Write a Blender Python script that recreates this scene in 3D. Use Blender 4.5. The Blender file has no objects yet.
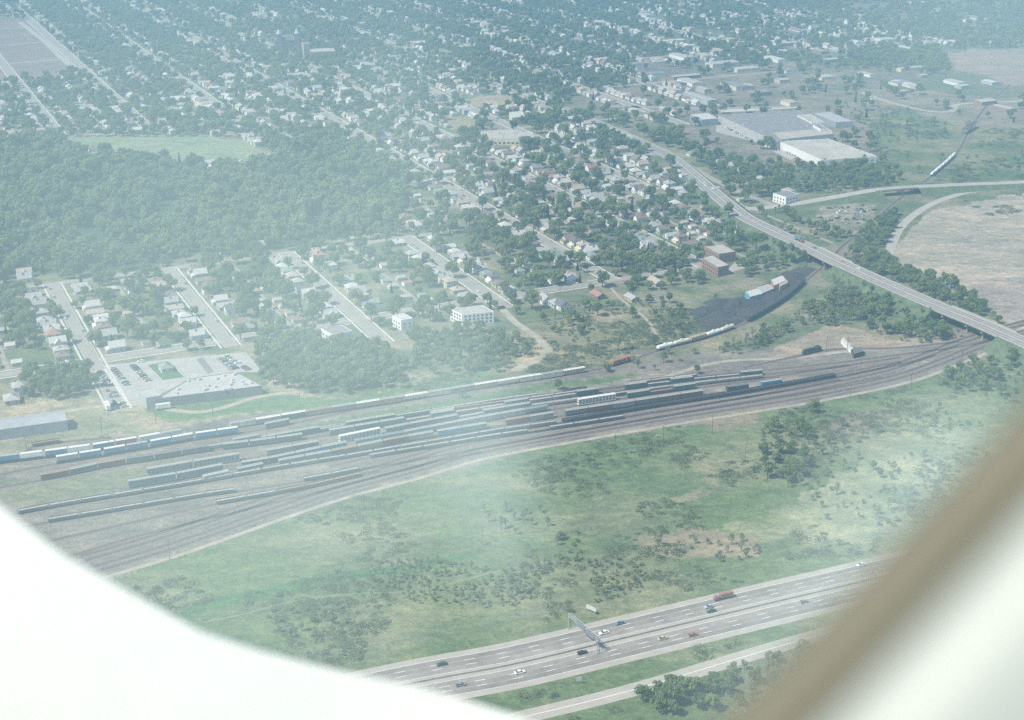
import bpy, math, random
import numpy as np
from mathutils import Vector, Matrix, noise as mnoise

random.seed(11); RNG = np.random.default_rng(11)
SC = bpy.context.scene
COL = SC.collection
F_PX, H, PITCH = 1400.0, 360.0, math.radians(21.6)
CP, SP = math.cos(PITCH), math.sin(PITCH)

# ---------------------------------------------------------------- survey helpers: photo bearings <-> ground metres
def at(px, py, z=0.0):
    u, v = (px-512)/F_PX, (py-360)/F_PX
    dx, dy, dz = u, CP - v*SP, -SP - v*CP
    k = (z-H)/dz
    return Vector((dx*k, dy*k, z))
def pix(X, Y, z=0.0):
    X = np.asarray(X, float); Y = np.asarray(Y, float); dz = z-H
    d = Y*CP - dz*SP; up = Y*SP + dz*CP
    d = np.where(d < 1, 1, d)
    return 512+F_PX*X/d, 360-F_PX*up/d
TA = (0.9027, 0.4303)                       # town grid: s across the long streets, t along them, away
def town(s, t): return Vector((s*TA[0]-t*TA[1], s*TA[1]+t*TA[0], 0))
def inpoly(x, y, poly):
    x = np.asarray(x, float); y = np.asarray(y, float)
    ins = np.zeros(x.shape, bool); n = len(poly)
    for i in range(n):
        x0, y0 = poly[i]; x1, y1 = poly[(i+1) % n]
        if y0 == y1: continue
        c = ((y0 > y) != (y1 > y)) & (x < (x1-x0)*(y-y0)/(y1-y0)+x0)
        ins ^= c
    return ins
ONES = "first second third fourth fifth sixth seventh eighth ninth tenth eleventh twelfth thirteenth fourteenth fifteenth sixteenth seventeenth eighteenth nineteenth".split()
TENS = {2:'twent',3:'thirt',4:'fort',5:'fift',6:'sixt',7:'sevent',8:'eight',9:'ninet'}
def ordinal(n):
    if n < 20: return ONES[n-1]
    if n >= 100: return 'hundred-and-'+(ordinal(n-100) if n > 100 else 'zeroth')
    a, b = divmod(n, 10)
    return TENS[a]+'ieth' if b == 0 else TENS[a]+'y-'+ONES[b-1]

# ---------------------------------------------------------------- materials
MATS = {}
def mat(name, col, rough=0.8, var=0.15, scale=0.6, metal=0.0, spec=0.3, rnd=0.0):
    if name in MATS: return MATS[name]
    m = bpy.data.materials.new(name); m.use_nodes = True; nt = m.node_tree; N = nt.nodes; L = nt.links
    b = N['Principled BSDF']; b.inputs['Roughness'].default_value = rough; b.inputs['Metallic'].default_value = metal
    b.inputs['Specular IOR Level'].default_value = spec
    tc = N.new('ShaderNodeTexCoord'); no = N.new('ShaderNodeTexNoise'); no.inputs['Scale'].default_value = scale
    no.inputs['Detail'].default_value = 4; no.inputs['Roughness'].default_value = 0.65
    L.new(tc.outputs['Object'], no.inputs['Vector'])
    mr = N.new('ShaderNodeMapRange'); mr.inputs[1].default_value = 0.25; mr.inputs[2].default_value = 0.75
    mr.inputs[3].default_value = 1-var; mr.inputs[4].default_value = 1+var
    L.new(no.outputs['Fac'], mr.inputs[0])
    mx = N.new('ShaderNodeVectorMath'); mx.operation = 'SCALE'; mx.inputs[0].default_value = col[:3]
    out = mr.outputs[0]
    if rnd:
        oi = N.new('ShaderNodeObjectInfo'); r2 = N.new('ShaderNodeMapRange')
        r2.inputs[3].default_value = 1-rnd; r2.inputs[4].default_value = 1+rnd
        L.new(oi.outputs['Random'], r2.inputs[0])
        mu = N.new('ShaderNodeMath'); mu.operation = 'MULTIPLY'; L.new(out, mu.inputs[0]); L.new(r2.outputs[0], mu.inputs[1]); out = mu.outputs[0]
    L.new(out, mx.inputs['Scale']); L.new(mx.outputs[0], b.inputs['Base Color'])
    MATS[name] = m; return m

def leaf_mat(name, a, b_, scale=0.25):
    if name in MATS: return MATS[name]
    m = bpy.data.materials.new(name); m.use_nodes = True; nt = m.node_tree; N = nt.nodes; L = nt.links
    N.remove(N['Principled BSDF']); out = N['Material Output']
    df = N.new('ShaderNodeBsdfDiffuse'); tr = N.new('ShaderNodeBsdfTranslucent'); mxs = N.new('ShaderNodeMixShader'); mxs.inputs[0].default_value = 0.45
    oi = N.new('ShaderNodeObjectInfo'); tc = N.new('ShaderNodeTexCoord'); no = N.new('ShaderNodeTexNoise'); no.inputs['Scale'].default_value = scale; no.inputs['Detail'].default_value = 3
    L.new(tc.outputs['Object'], no.inputs['Vector'])
    ad = N.new('ShaderNodeMath'); ad.operation = 'MULTIPLY_ADD'; ad.inputs[1].default_value = 0.7
    L.new(oi.outputs['Random'], ad.inputs[0])
    s2 = N.new('ShaderNodeMath'); s2.operation = 'MULTIPLY_ADD'; s2.inputs[1].default_value = 0.9; s2.inputs[2].default_value = -0.28
    L.new(no.outputs['Fac'], s2.inputs[0]); L.new(s2.outputs[0], ad.inputs[2])
    mx = N.new('ShaderNodeMix'); mx.data_type = 'RGBA'; mx.clamp_factor = True
    mx.inputs[6].default_value = (*a, 1); mx.inputs[7].default_value = (*b_, 1)
    L.new(ad.outputs[0], mx.inputs[0]); L.new(mx.outputs[2], df.inputs[0]); L.new(mx.outputs[2], tr.inputs[0])
    L.new(df.outputs[0], mxs.inputs[1]); L.new(tr.outputs[0], mxs.inputs[2]); L.new(mxs.outputs[0], out.inputs[0])
    MATS[name] = m; return m

def ground_mat():
    m = bpy.data.materials.new('ground_cover'); m.use_nodes = True; nt = m.node_tree; N = nt.nodes; L = nt.links
    b = N['Principled BSDF']; b.inputs['Roughness'].default_value = 1; b.inputs['Specular IOR Level'].default_value = 0.1
    at_ = N.new('ShaderNodeAttribute'); at_.attribute_name = 'cover'
    tc = N.new('ShaderNodeTexCoord')
    cur = at_.outputs['Color']
    # dry / lush patches at several sizes, multiplied over the mapped land cover
    for sc, c0, c1, rot, st in ((0.012, (0.84,0.88,0.90), (1.16,1.12,1.08), 0.4, 1.2), (0.05, (0.74,0.80,0.82), (1.27,1.20,1.16), 0.4, 1.5), (0.19, (0.70,0.74,0.76), (1.32,1.26,1.22), 0.35, 1.2), (0.7, (0.70,0.72,0.72), (1.30,1.28,1.26), 0, 1)):
        mp = N.new('ShaderNodeMapping'); mp.inputs['Rotation'].default_value[2] = -rot; mp.inputs['Scale'].default_value = (1/st, st, 1)
        L.new(tc.outputs['Object'], mp.inputs['Vector'])
        no = N.new('ShaderNodeTexNoise'); no.inputs['Scale'].default_value = sc; no.inputs['Detail'].default_value = 5; no.inputs['Roughness'].default_value = 0.6
        no.inputs['Distortion'].default_value = 0.6
        L.new(mp.outputs[0], no.inputs['Vector'])
        mr = N.new('ShaderNodeMapRange'); mr.inputs[1].default_value = 0.3; mr.inputs[2].default_value = 0.7
        L.new(no.outputs['Fac'], mr.inputs[0])
        mc = N.new('ShaderNodeMix'); mc.data_type = 'RGBA'; mc.inputs[6].default_value = (*c0, 1); mc.inputs[7].default_value = (*c1, 1)
        L.new(mr.outputs[0], mc.inputs[0])
        mm = N.new('ShaderNodeMix'); mm.data_type = 'RGBA'; mm.blend_type = 'MULTIPLY'; mm.inputs[0].default_value = 1
        L.new(cur, mm.inputs[6]); L.new(mc.outputs[2], mm.inputs[7]); cur = mm.outputs[2]
    L.new(cur, b.inputs['Base Color'])
    return m

# ---------------------------------------------------------------- mesh builder
class MB:
    def __init__(s): s.v = []; s.f = []
    def poly(s, pts, *faces):
        b = len(s.v); s.v += [tuple(p) for p in pts]; s.f += [tuple(b+i for i in f) for f in faces]; return s
    def box(s, cx, cy, z0, sx, sy, sz, rz=0.0, tx=1.0, ty=1.0):
        c, n = math.cos(rz), math.sin(rz); P = []
        for z, kx, ky in ((z0, 1, 1), (z0+sz, tx, ty)):
            for a, b in ((-1,-1),(1,-1),(1,1),(-1,1)):
                x, y = a*sx/2*kx, b*sy/2*ky
                P.append((cx+x*c-y*n, cy+x*n+y*c, z))
        return s.poly(P, (3,2,1,0), (4,5,6,7), (0,1,5,4), (1,2,6,5), (2,3,7,6), (3,0,4,7))
    def prism(s, pts, z0, z1):
        n = len(pts); a = sum(pts[i][0]*pts[(i+1) % n][1]-pts[(i+1) % n][0]*pts[i][1] for i in range(n))
        if a < 0: pts = pts[::-1]
        P = [(p[0], p[1], z0) for p in pts]+[(p[0], p[1], z1) for p in pts]
        return s.poly(P, tuple(range(n))[::-1], tuple(range(n, 2*n)), *[(i, (i+1) % n, n+(i+1) % n, n+i) for i in range(n)])
    def cyl(s, a, b, r0, r1=None, n=8, caps=True):
        a = Vector(a); b = Vector(b); r1 = r0 if r1 is None else r1
        d = (b-a).normalized(); u = d.orthogonal().normalized(); w = d.cross(u); P = []
        for p, r in ((a, r0), (b, r1)):
            for i in range(n):
                t = 2*math.pi*i/n; P.append(p+u*(r*math.cos(t))+w*(r*math.sin(t)))
        fs = [(i, (i+1) % n, n+(i+1) % n, n+i) for i in range(n)]
        if caps: fs += [tuple(range(n))[::-1], tuple(range(n, 2*n))]
        return s.poly(P, *fs)
    def mesh(s, name, m):
        me = bpy.data.meshes.new(name); me.from_pydata(s.v, [], s.f); me.update()
        if m: me.materials.append(m)
        return me
def link(name, data, parent=None, loc=None, rz=0, m=None):
    o = bpy.data.objects.new(name, data); COL.objects.link(o)
    if loc is not None: o.location = loc
    if rz: o.rotation_euler.z = rz
    if parent: o.parent = parent
    if m is not None and data.materials and data.materials[0] is not m:
        o.material_slots[0].link = 'OBJECT'; o.material_slots[0].material = m
    return o
def tag(o, label, cat=None, group=None, kind=None):
    o['label'] = label
    if cat: o['category'] = cat
    if group: o['group'] = group
    if kind: o['kind'] = kind
    return o
def thing(name, label, cat, loc=(0,0,0), rz=0, group=None, kind=None):
    return tag(link(name, None, None, loc, rz), label, cat, group, kind)
# a kit is a list of (part name, mesh, offset, [sub-parts], material override key)
def place(kit, name, label, cat, loc, rz=0, group=None, scale=1.0, mats={}):
    t = thing(name, label, cat, loc, rz, group)
    if scale != 1.0: t.scale = (scale,)*3
    for p in kit:
        o = link(p[0], p[1], t, p[2], 0, mats.get(p[0]))
        for q in (p[3] if len(p) > 3 else ()): link(q[0], q[1], o, q[2], 0, mats.get(q[0]))
    return t

def resample(P, step):
    P = [Vector(p) for p in P]; out = []; n = len(P)
    Q = [P[0]*2-P[1]]+P+[P[-1]*2-P[-2]]
    dense = []
    for i in range(1, n):
        a, b, c, d = Q[i-1], Q[i], Q[i+1], Q[i+2]
        # centripetal-ish hermite, tangents limited
        L = (c-b).length; m1 = ((c-a)/max((c-a).length, 1e-6))*L; m2 = ((d-b)/max((d-b).length, 1e-6))*L
        k = max(2, int(L/4))
        for j in range(k):
            t = j/k; h1 = 2*t**3-3*t**2+1; h2 = t**3-2*t**2+t; h3 = -2*t**3+3*t**2; h4 = t**3-t**2
            dense.append(b*h1+m1*h2+c*h3+m2*h4)
    dense.append(P[-1]); out = [dense[0]]; acc = 0
    for i in range(1, len(dense)):
        seg = (dense[i]-dense[i-1]).length
        while seg > 0 and acc+seg >= step:
            k = (step-acc)/seg; dense[i-1] = dense[i-1].lerp(dense[i], k); out.append(dense[i-1].copy())
            seg = (dense[i]-dense[i-1]).length; acc = 0
        acc += seg
    out.append(dense[-1]); return out
def side(P, i):
    a = P[max(i-1, 0)]; b = P[min(i+1, len(P)-1)]; d = (b-a); d.z = 0; d.normalize(); return Vector((-d.y, d.x, 0))
def offset(P, w, dz=0): return [P[i]+side(P, i)*w+Vector((0, 0, dz)) for i in range(len(P))]
def strip(mb, P, w0, w1, z):
    b = len(mb.v)
    for i, p in enumerate(P):
        n = side(P, i); mb.v += [tuple(p+n*w0+Vector((0,0,z))), tuple(p+n*w1+Vector((0,0,z)))]
    lo, hi = (0, 1) if w0 < w1 else (1, 0)
    for i in range(len(P)-1):
        mb.f.append((b+2*i+lo, b+2*i+2+lo, b+2*i+2+hi, b+2*i+hi))
def ribbon(mb, P, w0, w1, z0, z1):              # solid bar along a line
    b = len(mb.v)
    if w0 > w1: w0, w1 = w1, w0
    for i, p in enumerate(P):
        n = side(P, i)
        for w, z in ((w0, z0), (w1, z0), (w1, z1), (w0, z1)): mb.v.append(tuple(p+n*w+Vector((0, 0, z))))
    for i in range(len(P)-1):
        for k in range(4):
            a, c = b+4*i+k, b+4*i+(k+1) % 4
            mb.f.append((a, a+4, c+4, c))
    mb.f += [(b, b+1, b+2, b+3), (len(mb.v)-1, len(mb.v)-2, len(mb.v)-3, len(mb.v)-4)]

ROADS = []                                       # (np points, half width) : kept clear of trees and houses
def keep_clear(P, hw): ROADS.append((np.array([(p[0], p[1]) for p in P]), hw))
def bank_z(X, Y):                               # height of the trunk road's bank under a plant
    P = np.array([tuple(p) for p in TRP]); Z = np.zeros(len(X))
    for i, (x, y) in enumerate(zip(X, Y)):
        d = np.hypot(P[:,0]-x, P[:,1]-y); k = int(d.argmin())
        if d[k] < 26 and P[k,2] > 0.5: Z[i] = max(0, P[k,2]-max(0, d[k]-10)/1.7-.1)
    return Z
def clear_of(X, Y, pad=0.0):
    ok = np.ones(X.shape, bool)
    for P, hw in ROADS:
        r = hw+pad
        a, b = P[:-1], P[1:]
        m = (X > P[:,0].min()-r) & (X < P[:,0].max()+r) & (Y > P[:,1].min()-r) & (Y < P[:,1].max()+r) & ok
        idx = np.where(m)[0]
        if not len(idx): continue
        x, y = X[idx], Y[idx]; best = np.full(len(idx), 1e18)
        for k in range(len(a)):
            d = b[k]-a[k]; l2 = max(d@d, 1e-9)
            t = np.clip(((x-a[k,0])*d[0]+(y-a[k,1])*d[1])/l2, 0, 1)
            best = np.minimum(best, (x-a[k,0]-t*d[0])**2+(y-a[k,1]-t*d[1])**2)
        ok[idx[best < r*r]] = False
    return ok

# ---------------------------------------------------------------- land cover (what grows or lies there), surveyed outlines
WOODS = [[(-300,150),(0,150),(45,138),(66,150),(92,166),(180,172),(262,171),(290,150),(345,150),(392,168),(412,190),(404,214),(395,232),(330,240),(255,250),(200,256),(170,262),(120,270),(40,274),(-300,296)]]
FIELD = [(56,137),(100,136),(235,137),(262,148),(272,160),(255,166),(210,166),(150,158),(80,150)]
PLOUGH = [(-60,30),(8,18),(30,22),(62,52),(85,72),(40,82),(-60,84)]
BALL = [(468,101),(480,95),(500,94),(518,99),(515,106),(490,109),(472,106)]
LOT2 = [(446,118),(475,118),(476,127),(450,130)]
DIRT = [(887,250),(905,238),(928,214),(950,206),(985,198),(1030,192),(1300,180),(1300,360),(1040,352),(1005,322),(960,295),(925,280),(900,268)]
COAL = [(692,312),(720,300),(744,295),(765,284),(786,272),(806,266),(818,270),(806,282),(786,300),(762,314),(735,328),(712,335),(700,328)]
YARD = [(-200,498),(0,455),(112,437),(256,416),(380,400),(500,380),(620,362),(720,352),(790,345),(880,338),(950,330),(1010,322),(1060,320),(1060,345),(990,355),(960,366),(910,384),(820,403),(660,429),(540,449),(420,480),(339,502),(240,536),(180,556),(90,590),(-200,690)]
RAILGRASS = [(290,428),(360,414),(500,391),(600,377),(650,372),(600,384),(500,398),(400,412),(320,428)]
MEADOW = [(-300,760),(-200,690),(90,588),(240,534),(420,480),(540,450),(820,403),(960,368),(1010,350),(1300,340),(1300,900),(-300,900)]
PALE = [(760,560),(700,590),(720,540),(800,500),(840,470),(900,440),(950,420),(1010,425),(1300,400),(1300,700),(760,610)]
SANDY = [(-200,420),(0,400),(60,398),(130,390),(150,412),(262,388),(270,372),(300,390),(360,398),(420,385),(400,396),(256,416),(112,437),(0,456),(-200,490)]
SCRUBLAND = [(505,335),(560,315),(640,300),(700,310),(700,340),(720,352),(620,362),(500,380),(420,392),(400,380),(430,372),(530,362)]
EASTYARD = [(770,350),(830,325),(880,335),(960,338),(880,350),(800,358)]
INDUST = [(560,100),(660,80),(690,72),(800,60),(900,90),(1040,100),(1300,90),(1300,122),(960,128),(900,110),(860,120),(890,160),(820,170),(700,150),(660,120)]
TANFAR = [(935,52),(1300,35),(1300,85),(1010,85),(960,70)]
EASTGREEN = [(860,118),(905,110),(970,130),(1300,118),(1300,180),(900,186),(800,200),(770,185),(800,165),(880,158)]
JUNK = [(818,207),(850,203),(878,204),(872,215),(858,228),(838,226),(815,216)]
APRON = [(700,300),(640,240)]
COVER = [
 ((0.095,0.125,0.065), [(-900,-200),(1900,-200),(1900,420),(-900,420)], 0, (0.20,0.185,0.13), .02),
 ((0.150,0.138,0.105), [(560,-160),(1300,-160),(1300,110),(640,110),(560,60)], 6, (0.10,0.12,0.07), .006),
 ((0.20,0.175,0.135), INDUST, 4, (0.14,0.135,0.095), .012),
 ((0.24,0.19,0.155), TANFAR, 3),
 ((0.095,0.13,0.065), EASTGREEN, 5, (0.19,0.18,0.11), .015),
 ((0.27,0.235,0.17), SANDY, 5, (0.17,0.18,0.11), .02),
 ((0.13,0.145,0.08), SCRUBLAND, 8, (0.24,0.21,0.145), .02),
 ((0.108,0.150,0.072), MEADOW, 0, (0.17,0.185,0.11), .011),
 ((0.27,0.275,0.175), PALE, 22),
 ((0.155,0.14,0.122), YARD, 2.5, (0.205,0.19,0.155), .02),
 ((0.10,0.145,0.07), RAILGRASS, 2),
 ((0.10,0.16,0.07), [(150,412),(262,392),(360,398),(480,372),(500,378),(380,398),(256,414),(170,422)], 4),
 ((0.155,0.165,0.105), [(0,500),(0,478),(40,484),(120,470),(200,460),(120,490),(40,505)], 4),
 ((0.27,0.225,0.165), EASTYARD, 4),
 ((0.32,0.28,0.225), DIRT, 4, (0.25,0.235,0.185), .012),
 ((0.25,0.22,0.19), [(980,280),(1300,268),(1300,340),(1030,335),(990,312),(970,295)], 6),
 ((0.055,0.052,0.052), COAL, 1.5),
 ((0.18,0.215,0.12), FIELD, 1),
 ((0.19,0.145,0.125), PLOUGH, 2),
 ((0.30,0.25,0.16), BALL, 1),
 ((0.25,0.22,0.14), LOT2, 1),
 ((0.26,0.235,0.18), JUNK, 2, (0.15,0.15,0.10), .05),
 ((0.33,0.27,0.19), [(500,370),(530,350),(545,340),(555,348),(545,362),(520,372)], 2),
 ((0.22,0.195,0.135), [(630,540),(670,530),(700,528),(760,540),(745,560),(690,560),(655,556)], 6),
 ((0.19,0.17,0.115), [(690,412),(730,400),(770,405),(760,425),(710,430)], 5),
 ((0.15,0.135,0.095), [(815,430),(850,412),(900,415),(880,432),(840,440)], 5),
 ((0.19,0.19,0.115), [(370,568),(400,555),(420,558),(385,572)], 3),
 ((0.20,0.195,0.12), [(668,500),(700,488),(712,492),(690,502)], 3),
 ((0.06,0.13,0.055), [(120,640),(200,600),(300,580),(480,550),(480,556),(300,590),(200,612)], 3),
 ((0.19,0.19,0.115), [(700,470),(690,455),(704,452),(720,480),(712,492)], 3),
]
for w in WOODS: COVER.append(((0.045,0.075,0.035), w, 4))

def build_ground():
    rows = [-600,-200,100,250,330]; d = 370.0
    while d < 3600: rows.append(d); d *= 1+0.0042*max(1, (900/d)**0.3)
    rows += [3800,4200,5000,6500,9000,13000,20000]
    us = list(np.linspace(-0.50, 0.50, 540)); us = [-8,-4,-2,-1.2,-0.8,-0.62]+us+[0.62,0.8,1.2,2,4,8]
    V, NR, NC = [], len(rows), len(us)
    base = np.array([(u*max(r, 500), r) for r in rows for u in us])
    X, Y = base[:,0], base[:,1]
    # ragged edges: shift the lookup by noise
    nx = np.array([mnoise.fractal(Vector((x*0.02, y*0.02, 0)), 1.0, 2.0, 4) for x, y in base])
    ny = np.array([mnoise.fractal(Vector((x*0.02, y*0.02, 7)), 1.0, 2.0, 4) for x, y in base])
    px, py = pix(X, np.maximum(Y, 60))
    colr = np.tile(np.array(COVER[0][0]), (len(X), 1))
    for ent in COVER:
        c, poly, ragg = ent[:3]
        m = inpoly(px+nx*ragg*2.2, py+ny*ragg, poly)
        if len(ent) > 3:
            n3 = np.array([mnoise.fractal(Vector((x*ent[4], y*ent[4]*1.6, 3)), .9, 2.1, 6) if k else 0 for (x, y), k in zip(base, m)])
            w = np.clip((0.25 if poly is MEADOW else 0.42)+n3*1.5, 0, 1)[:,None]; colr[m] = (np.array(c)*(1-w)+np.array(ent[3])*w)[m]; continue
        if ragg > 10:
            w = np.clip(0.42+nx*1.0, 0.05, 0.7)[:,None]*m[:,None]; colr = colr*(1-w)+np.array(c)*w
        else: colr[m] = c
    me = bpy.data.meshes.new('ground')
    me.from_pydata([(x, y, 0) for x, y in base], [], [(i*NC+j, i*NC+j+1, (i+1)*NC+j+1, (i+1)*NC+j) for i in range(NR-1) for j in range(NC-1)])
    a = me.color_attributes.new('cover', 'FLOAT_COLOR', 'POINT')
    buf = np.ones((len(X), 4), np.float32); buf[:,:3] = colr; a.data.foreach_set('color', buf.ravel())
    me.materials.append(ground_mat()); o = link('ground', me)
    tag(o, 'open ground of meadow, lawns, dirt and yard gravel under the whole view', kind='structure')
build_ground()

# ---------------------------------------------------------------- streets of the town
M_ST = mat('street_asphalt', (0.265,0.245,0.21), 0.9, 0.2, 0.08); M_WALK = mat('pale_concrete', (0.46,0.44,0.40), 0.9, 0.15, 0.2)
M_ALLEY = mat('alley_gravel', (0.27,0.235,0.19), 1, 0.25, 0.15)
S_LINES = [15,127,221,323,434,541,630,720,817,915,1012,1110,1210,1310]; S_LINES = [-385,-285,-185,-85]+S_LINES
T_LINES = [945,1132,1315,1500,1685,1870,2055,2240,2425,2610,2800]
STREETS = []; road_i = 0
def road(name, label, P, w, z=0.05, m=None, walk=True, kerb=True):
    keep_clear(P, w/2+(1.0 if walk else 0))
    mb = MB(); strip(mb, P, -w/2, w/2, z); o = link(name, mb.mesh(name, m or M_ST)); tag(o, label, kind='structure')
    if walk:
        for sg in (-1, 1):
            mb = MB(); ribbon(mb, P, sg*(w/2+1.6), sg*(w/2+3.2), 0.0, z+0.09); c = link('pavement', mb.mesh('pavement', M_WALK), o)
            mb = MB(); ribbon(mb, P, sg*(w/2), sg*(w/2+0.25), 0.0, z+0.12); link('kerb', mb.mesh('kerb', M_WALK), o)
    return o
def tseg(s, t0, t1, n=14): return [town(s, t0+(t1-t0)*i/n) for i in range(n+1)]
STREET_NAME = {}
for k, s in enumerate(S_LINES):
    segs = [(945, 2900)]
    if s < 435: segs = [(945, 1132)] if s < 300 else [(930 if s < 400 else 920, 1132)]; segs.append((1685, 2900))
    if s == 323: segs[0] = (890, 1132)
    if s == 221: segs[0] = (930, 1132)
    if s == 127: segs[0] = (850, 1132)
    if s == 817: segs = [(1400, 2900)]
    if s in (915, 1012): segs = [(1500, 2900)] if s > 950 else [(1430, 2900)]
    if s > 1012: segs = [(1870, 2900)]
    if s == 720: segs = [(1180, 2900)]
    for a, b in segs:
        # break long streets at crossings so that pavements do not run across junctions
        road('street', 'straight %s street running away between house rows, %s long street from the left' % ('near town' if a < 1600 else 'far suburban', ordinal(k+1)), tseg(s, a, b), 9.5, 0.05, walk=(a < 2200))
for t in T_LINES:
    a, b = (-420, 760) if t < 1100 else ((-420, 470) if t == 1132 else (500, 815))
    if t == 945: b = 640
    if t >= 1685: a, b = -420, 1240
    if t in (1500,): b = 900
    road('street', 'cross street of the town, %s from the rail yard' % ordinal(T_LINES.index(t)+1), [town(a+(b-a)*i/12, t) for i in range(13)], 9.0, 0.075, walk=False)
    if t == 945:
        for i in range(5, 10):
            s0, s1 = S_LINES[i-1]+9, S_LINES[i]-9
            for off in (-6.6, 6.6):
                mb = MB(); ribbon(mb, [town(s0, t+off), town(s1, t+off)], -0.8, 0.8, 0, 0.15)
                tag(link('pavement', mb.mesh('pavement', M_WALK)), 'pale concrete pavement along the nearest cross street, %s stretch' % ordinal((i-5)*2+(off > 0)+1), kind='structure')
for k in range(len(S_LINES)-1):
    s = (S_LINES[k]+S_LINES[k+1])/2
    for t0, t1 in ((952, 1125), (1139, 1308), (1322, 1493), (1507, 1678), (1692, 1863)):
        x, y = pix(*town(s, (t0+t1)/2)[:2])
        if inpoly(np.array([float(x)]), np.array([float(y)]), WOODS[0])[0] or s > 830 or (s < 480 and 1132 < t0 < 1680): continue
        road('alley', 'gravel alley behind the houses right of the %s long street, %s block away' % (ordinal(k+1), ordinal(int((t0-900)/185)+1)), [town(s, t0), town(s, (t0+t1)/2), town(s, t1)], 3.6, 0.03, M_ALLEY, walk=False)

# ---------------------------------------------------------------- trunk road with two overpasses
M_CONC = mat('road_concrete', (0.34,0.315,0.265), 0.85, 0.12, 0.12); M_TAR = mat('highway_asphalt', (0.215,0.20,0.18), 0.85, 0.15, 0.1)
M_PAINT = mat('road_paint', (0.75,0.74,0.70), 0.6, 0.1, 2); M_GRASSBANK = mat('bank_grass', (0.095,0.125,0.065), 1, 0.4, 0.15)
M_STEELD = mat('dark_girder_steel', (0.09,0.085,0.08), 0.6, 0.2, 1)
TR = [(560,108,0),(600,124,0),(656,149,0),(672,158,0.5),(700,181,1.5),(725,202,4),(745,217,6),(775,232,7.5),(812,249,8),(832,259,8),(880,281,8),(940,307,8),(975,321,8),(1010,336,8),(1060,358,8),(1150,398,8)]
TRP = resample([at(x, y, z) for x, y, z in TR], 8)
keep_clear(TRP, 12.5)
def trunk_road():
    t = tag(link('trunk_road', None), 'divided trunk road on a bank crossing the railways on two overpasses', kind='structure')
    i0 = next(i for i, p in enumerate(TRP) if pix(p.x, p.y, p.z)[0] > 672)
    mb = MB(); strip(mb, TRP, -9.3, 9.3, 0.06); link('carriageway', mb.mesh('carriageway', M_TAR), t)
    mb = MB(); ribbon(mb, TRP[i0:], -1.1, 1.1, 0.0, 0.22); link('median', mb.mesh('median', M_CONC), t)
    for sg in (-1, 1):
        mb = MB(); strip(mb, TRP, sg*6.9, sg*9.2, 0.08); link('shoulder', mb.mesh('shoulder', M_CONC), t)
        mb = MB(); strip(mb, TRP, sg*4.0, sg*4.25, 0.09); link('lane_marking', mb.mesh('lane_marking', M_PAINT), t)
    # banks of earth, left open where the overpasses stand
    def gap(p):
        x = pix(p.x, p.y, p.z)[0]; return 818 < x < 838 or 948 < x < 1006
    runs, cur = [], []
    for p in TRP[i0:]:
        if gap(p):
            if len(cur) > 1: runs.append(cur)
            cur = []
        else: cur.append(p)
    if len(cur) > 1: runs.append(cur)
    for R_ in runs:
        mb = MB(); b = 0
        for i, p in enumerate(R_):
            n = side(R_, i); w = 10.2+p.z*1.7
            for o, z in ((-w, 0.0), (-10.0, p.z-0.05), (10.0, p.z-0.05), (w, 0.0)): q = p+n*o; mb.v.append((q.x, q.y, z))
        for i in range(len(R_)-1):
            for k in range(3): mb.f.append((4*i+k, 4*i+4+k, 4*i+5+k, 4*i+1+k))
        mb.f += [(0,1,2,3), tuple(4*(len(R_)-1)+k for k in (3,2,1,0))]
        link('embankment', mb.mesh('embankment', M_GRASSBANK), t)
trunk_road()
def overpass(name, label, P, hw, depth, piers, barrier=True):
    t = thing(name, label, 'bridge', (P[0].x, P[0].y, 0))
    Q = [p-Vector((P[0].x, P[0].y, 0)) for p in P]
    mb = MB(); ribbon(mb, Q, -hw, hw, -0.55, -0.02); link('deck', mb.mesh('deck', M_CONC), t)
    for sg in (-1, 1):
        mb = MB(); ribbon(mb, Q, sg*(hw-0.5), sg*(hw-0.1), 0.0, 1.0); link('parapet', mb.mesh('parapet', M_CONC), t)
        mb = MB(); ribbon(mb, Q, sg*(hw-1.6), sg*(hw-1.0), -depth, -0.56); link('girder', mb.mesh('girder', M_STEELD), t)
    for k in piers:
        i = min(len(Q)-1, int(k*(len(Q)-1))); p = Q[i]; n = side(Q, i); rz = math.atan2(n.y, n.x)
        mb = MB(); mb.box(p.x, p.y, p.z-depth-0.9, hw*1.9, 1.2, 0.9, rz)
        for o in (-0.75, -0.25, 0.25, 0.75): mb.cyl((p.x+n.x*hw*o, p.y+n.y*hw*o, 0), (p.x+n.x*hw*o, p.y+n.y*hw*o, p.z-depth-0.9), 0.55)
        link('pier', mb.mesh('pier', M_CONC), t)
    return t
def cut(P, xa, xb): return [p for p in P if xa <= pix(p.x, p.y, p.z)[0] <= xb]
overpass('road_bridge', 'concrete overpass carrying the trunk road over the coal siding track', cut(TRP, 811, 844), 9.6, 1.6, (0.28, 0.72))
overpass('road_bridge', 'long concrete overpass at the right carrying the trunk road over the yard throat', cut(TRP, 940, 1014), 9.6, 2.0, (0.15, 0.5, 0.85))
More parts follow.
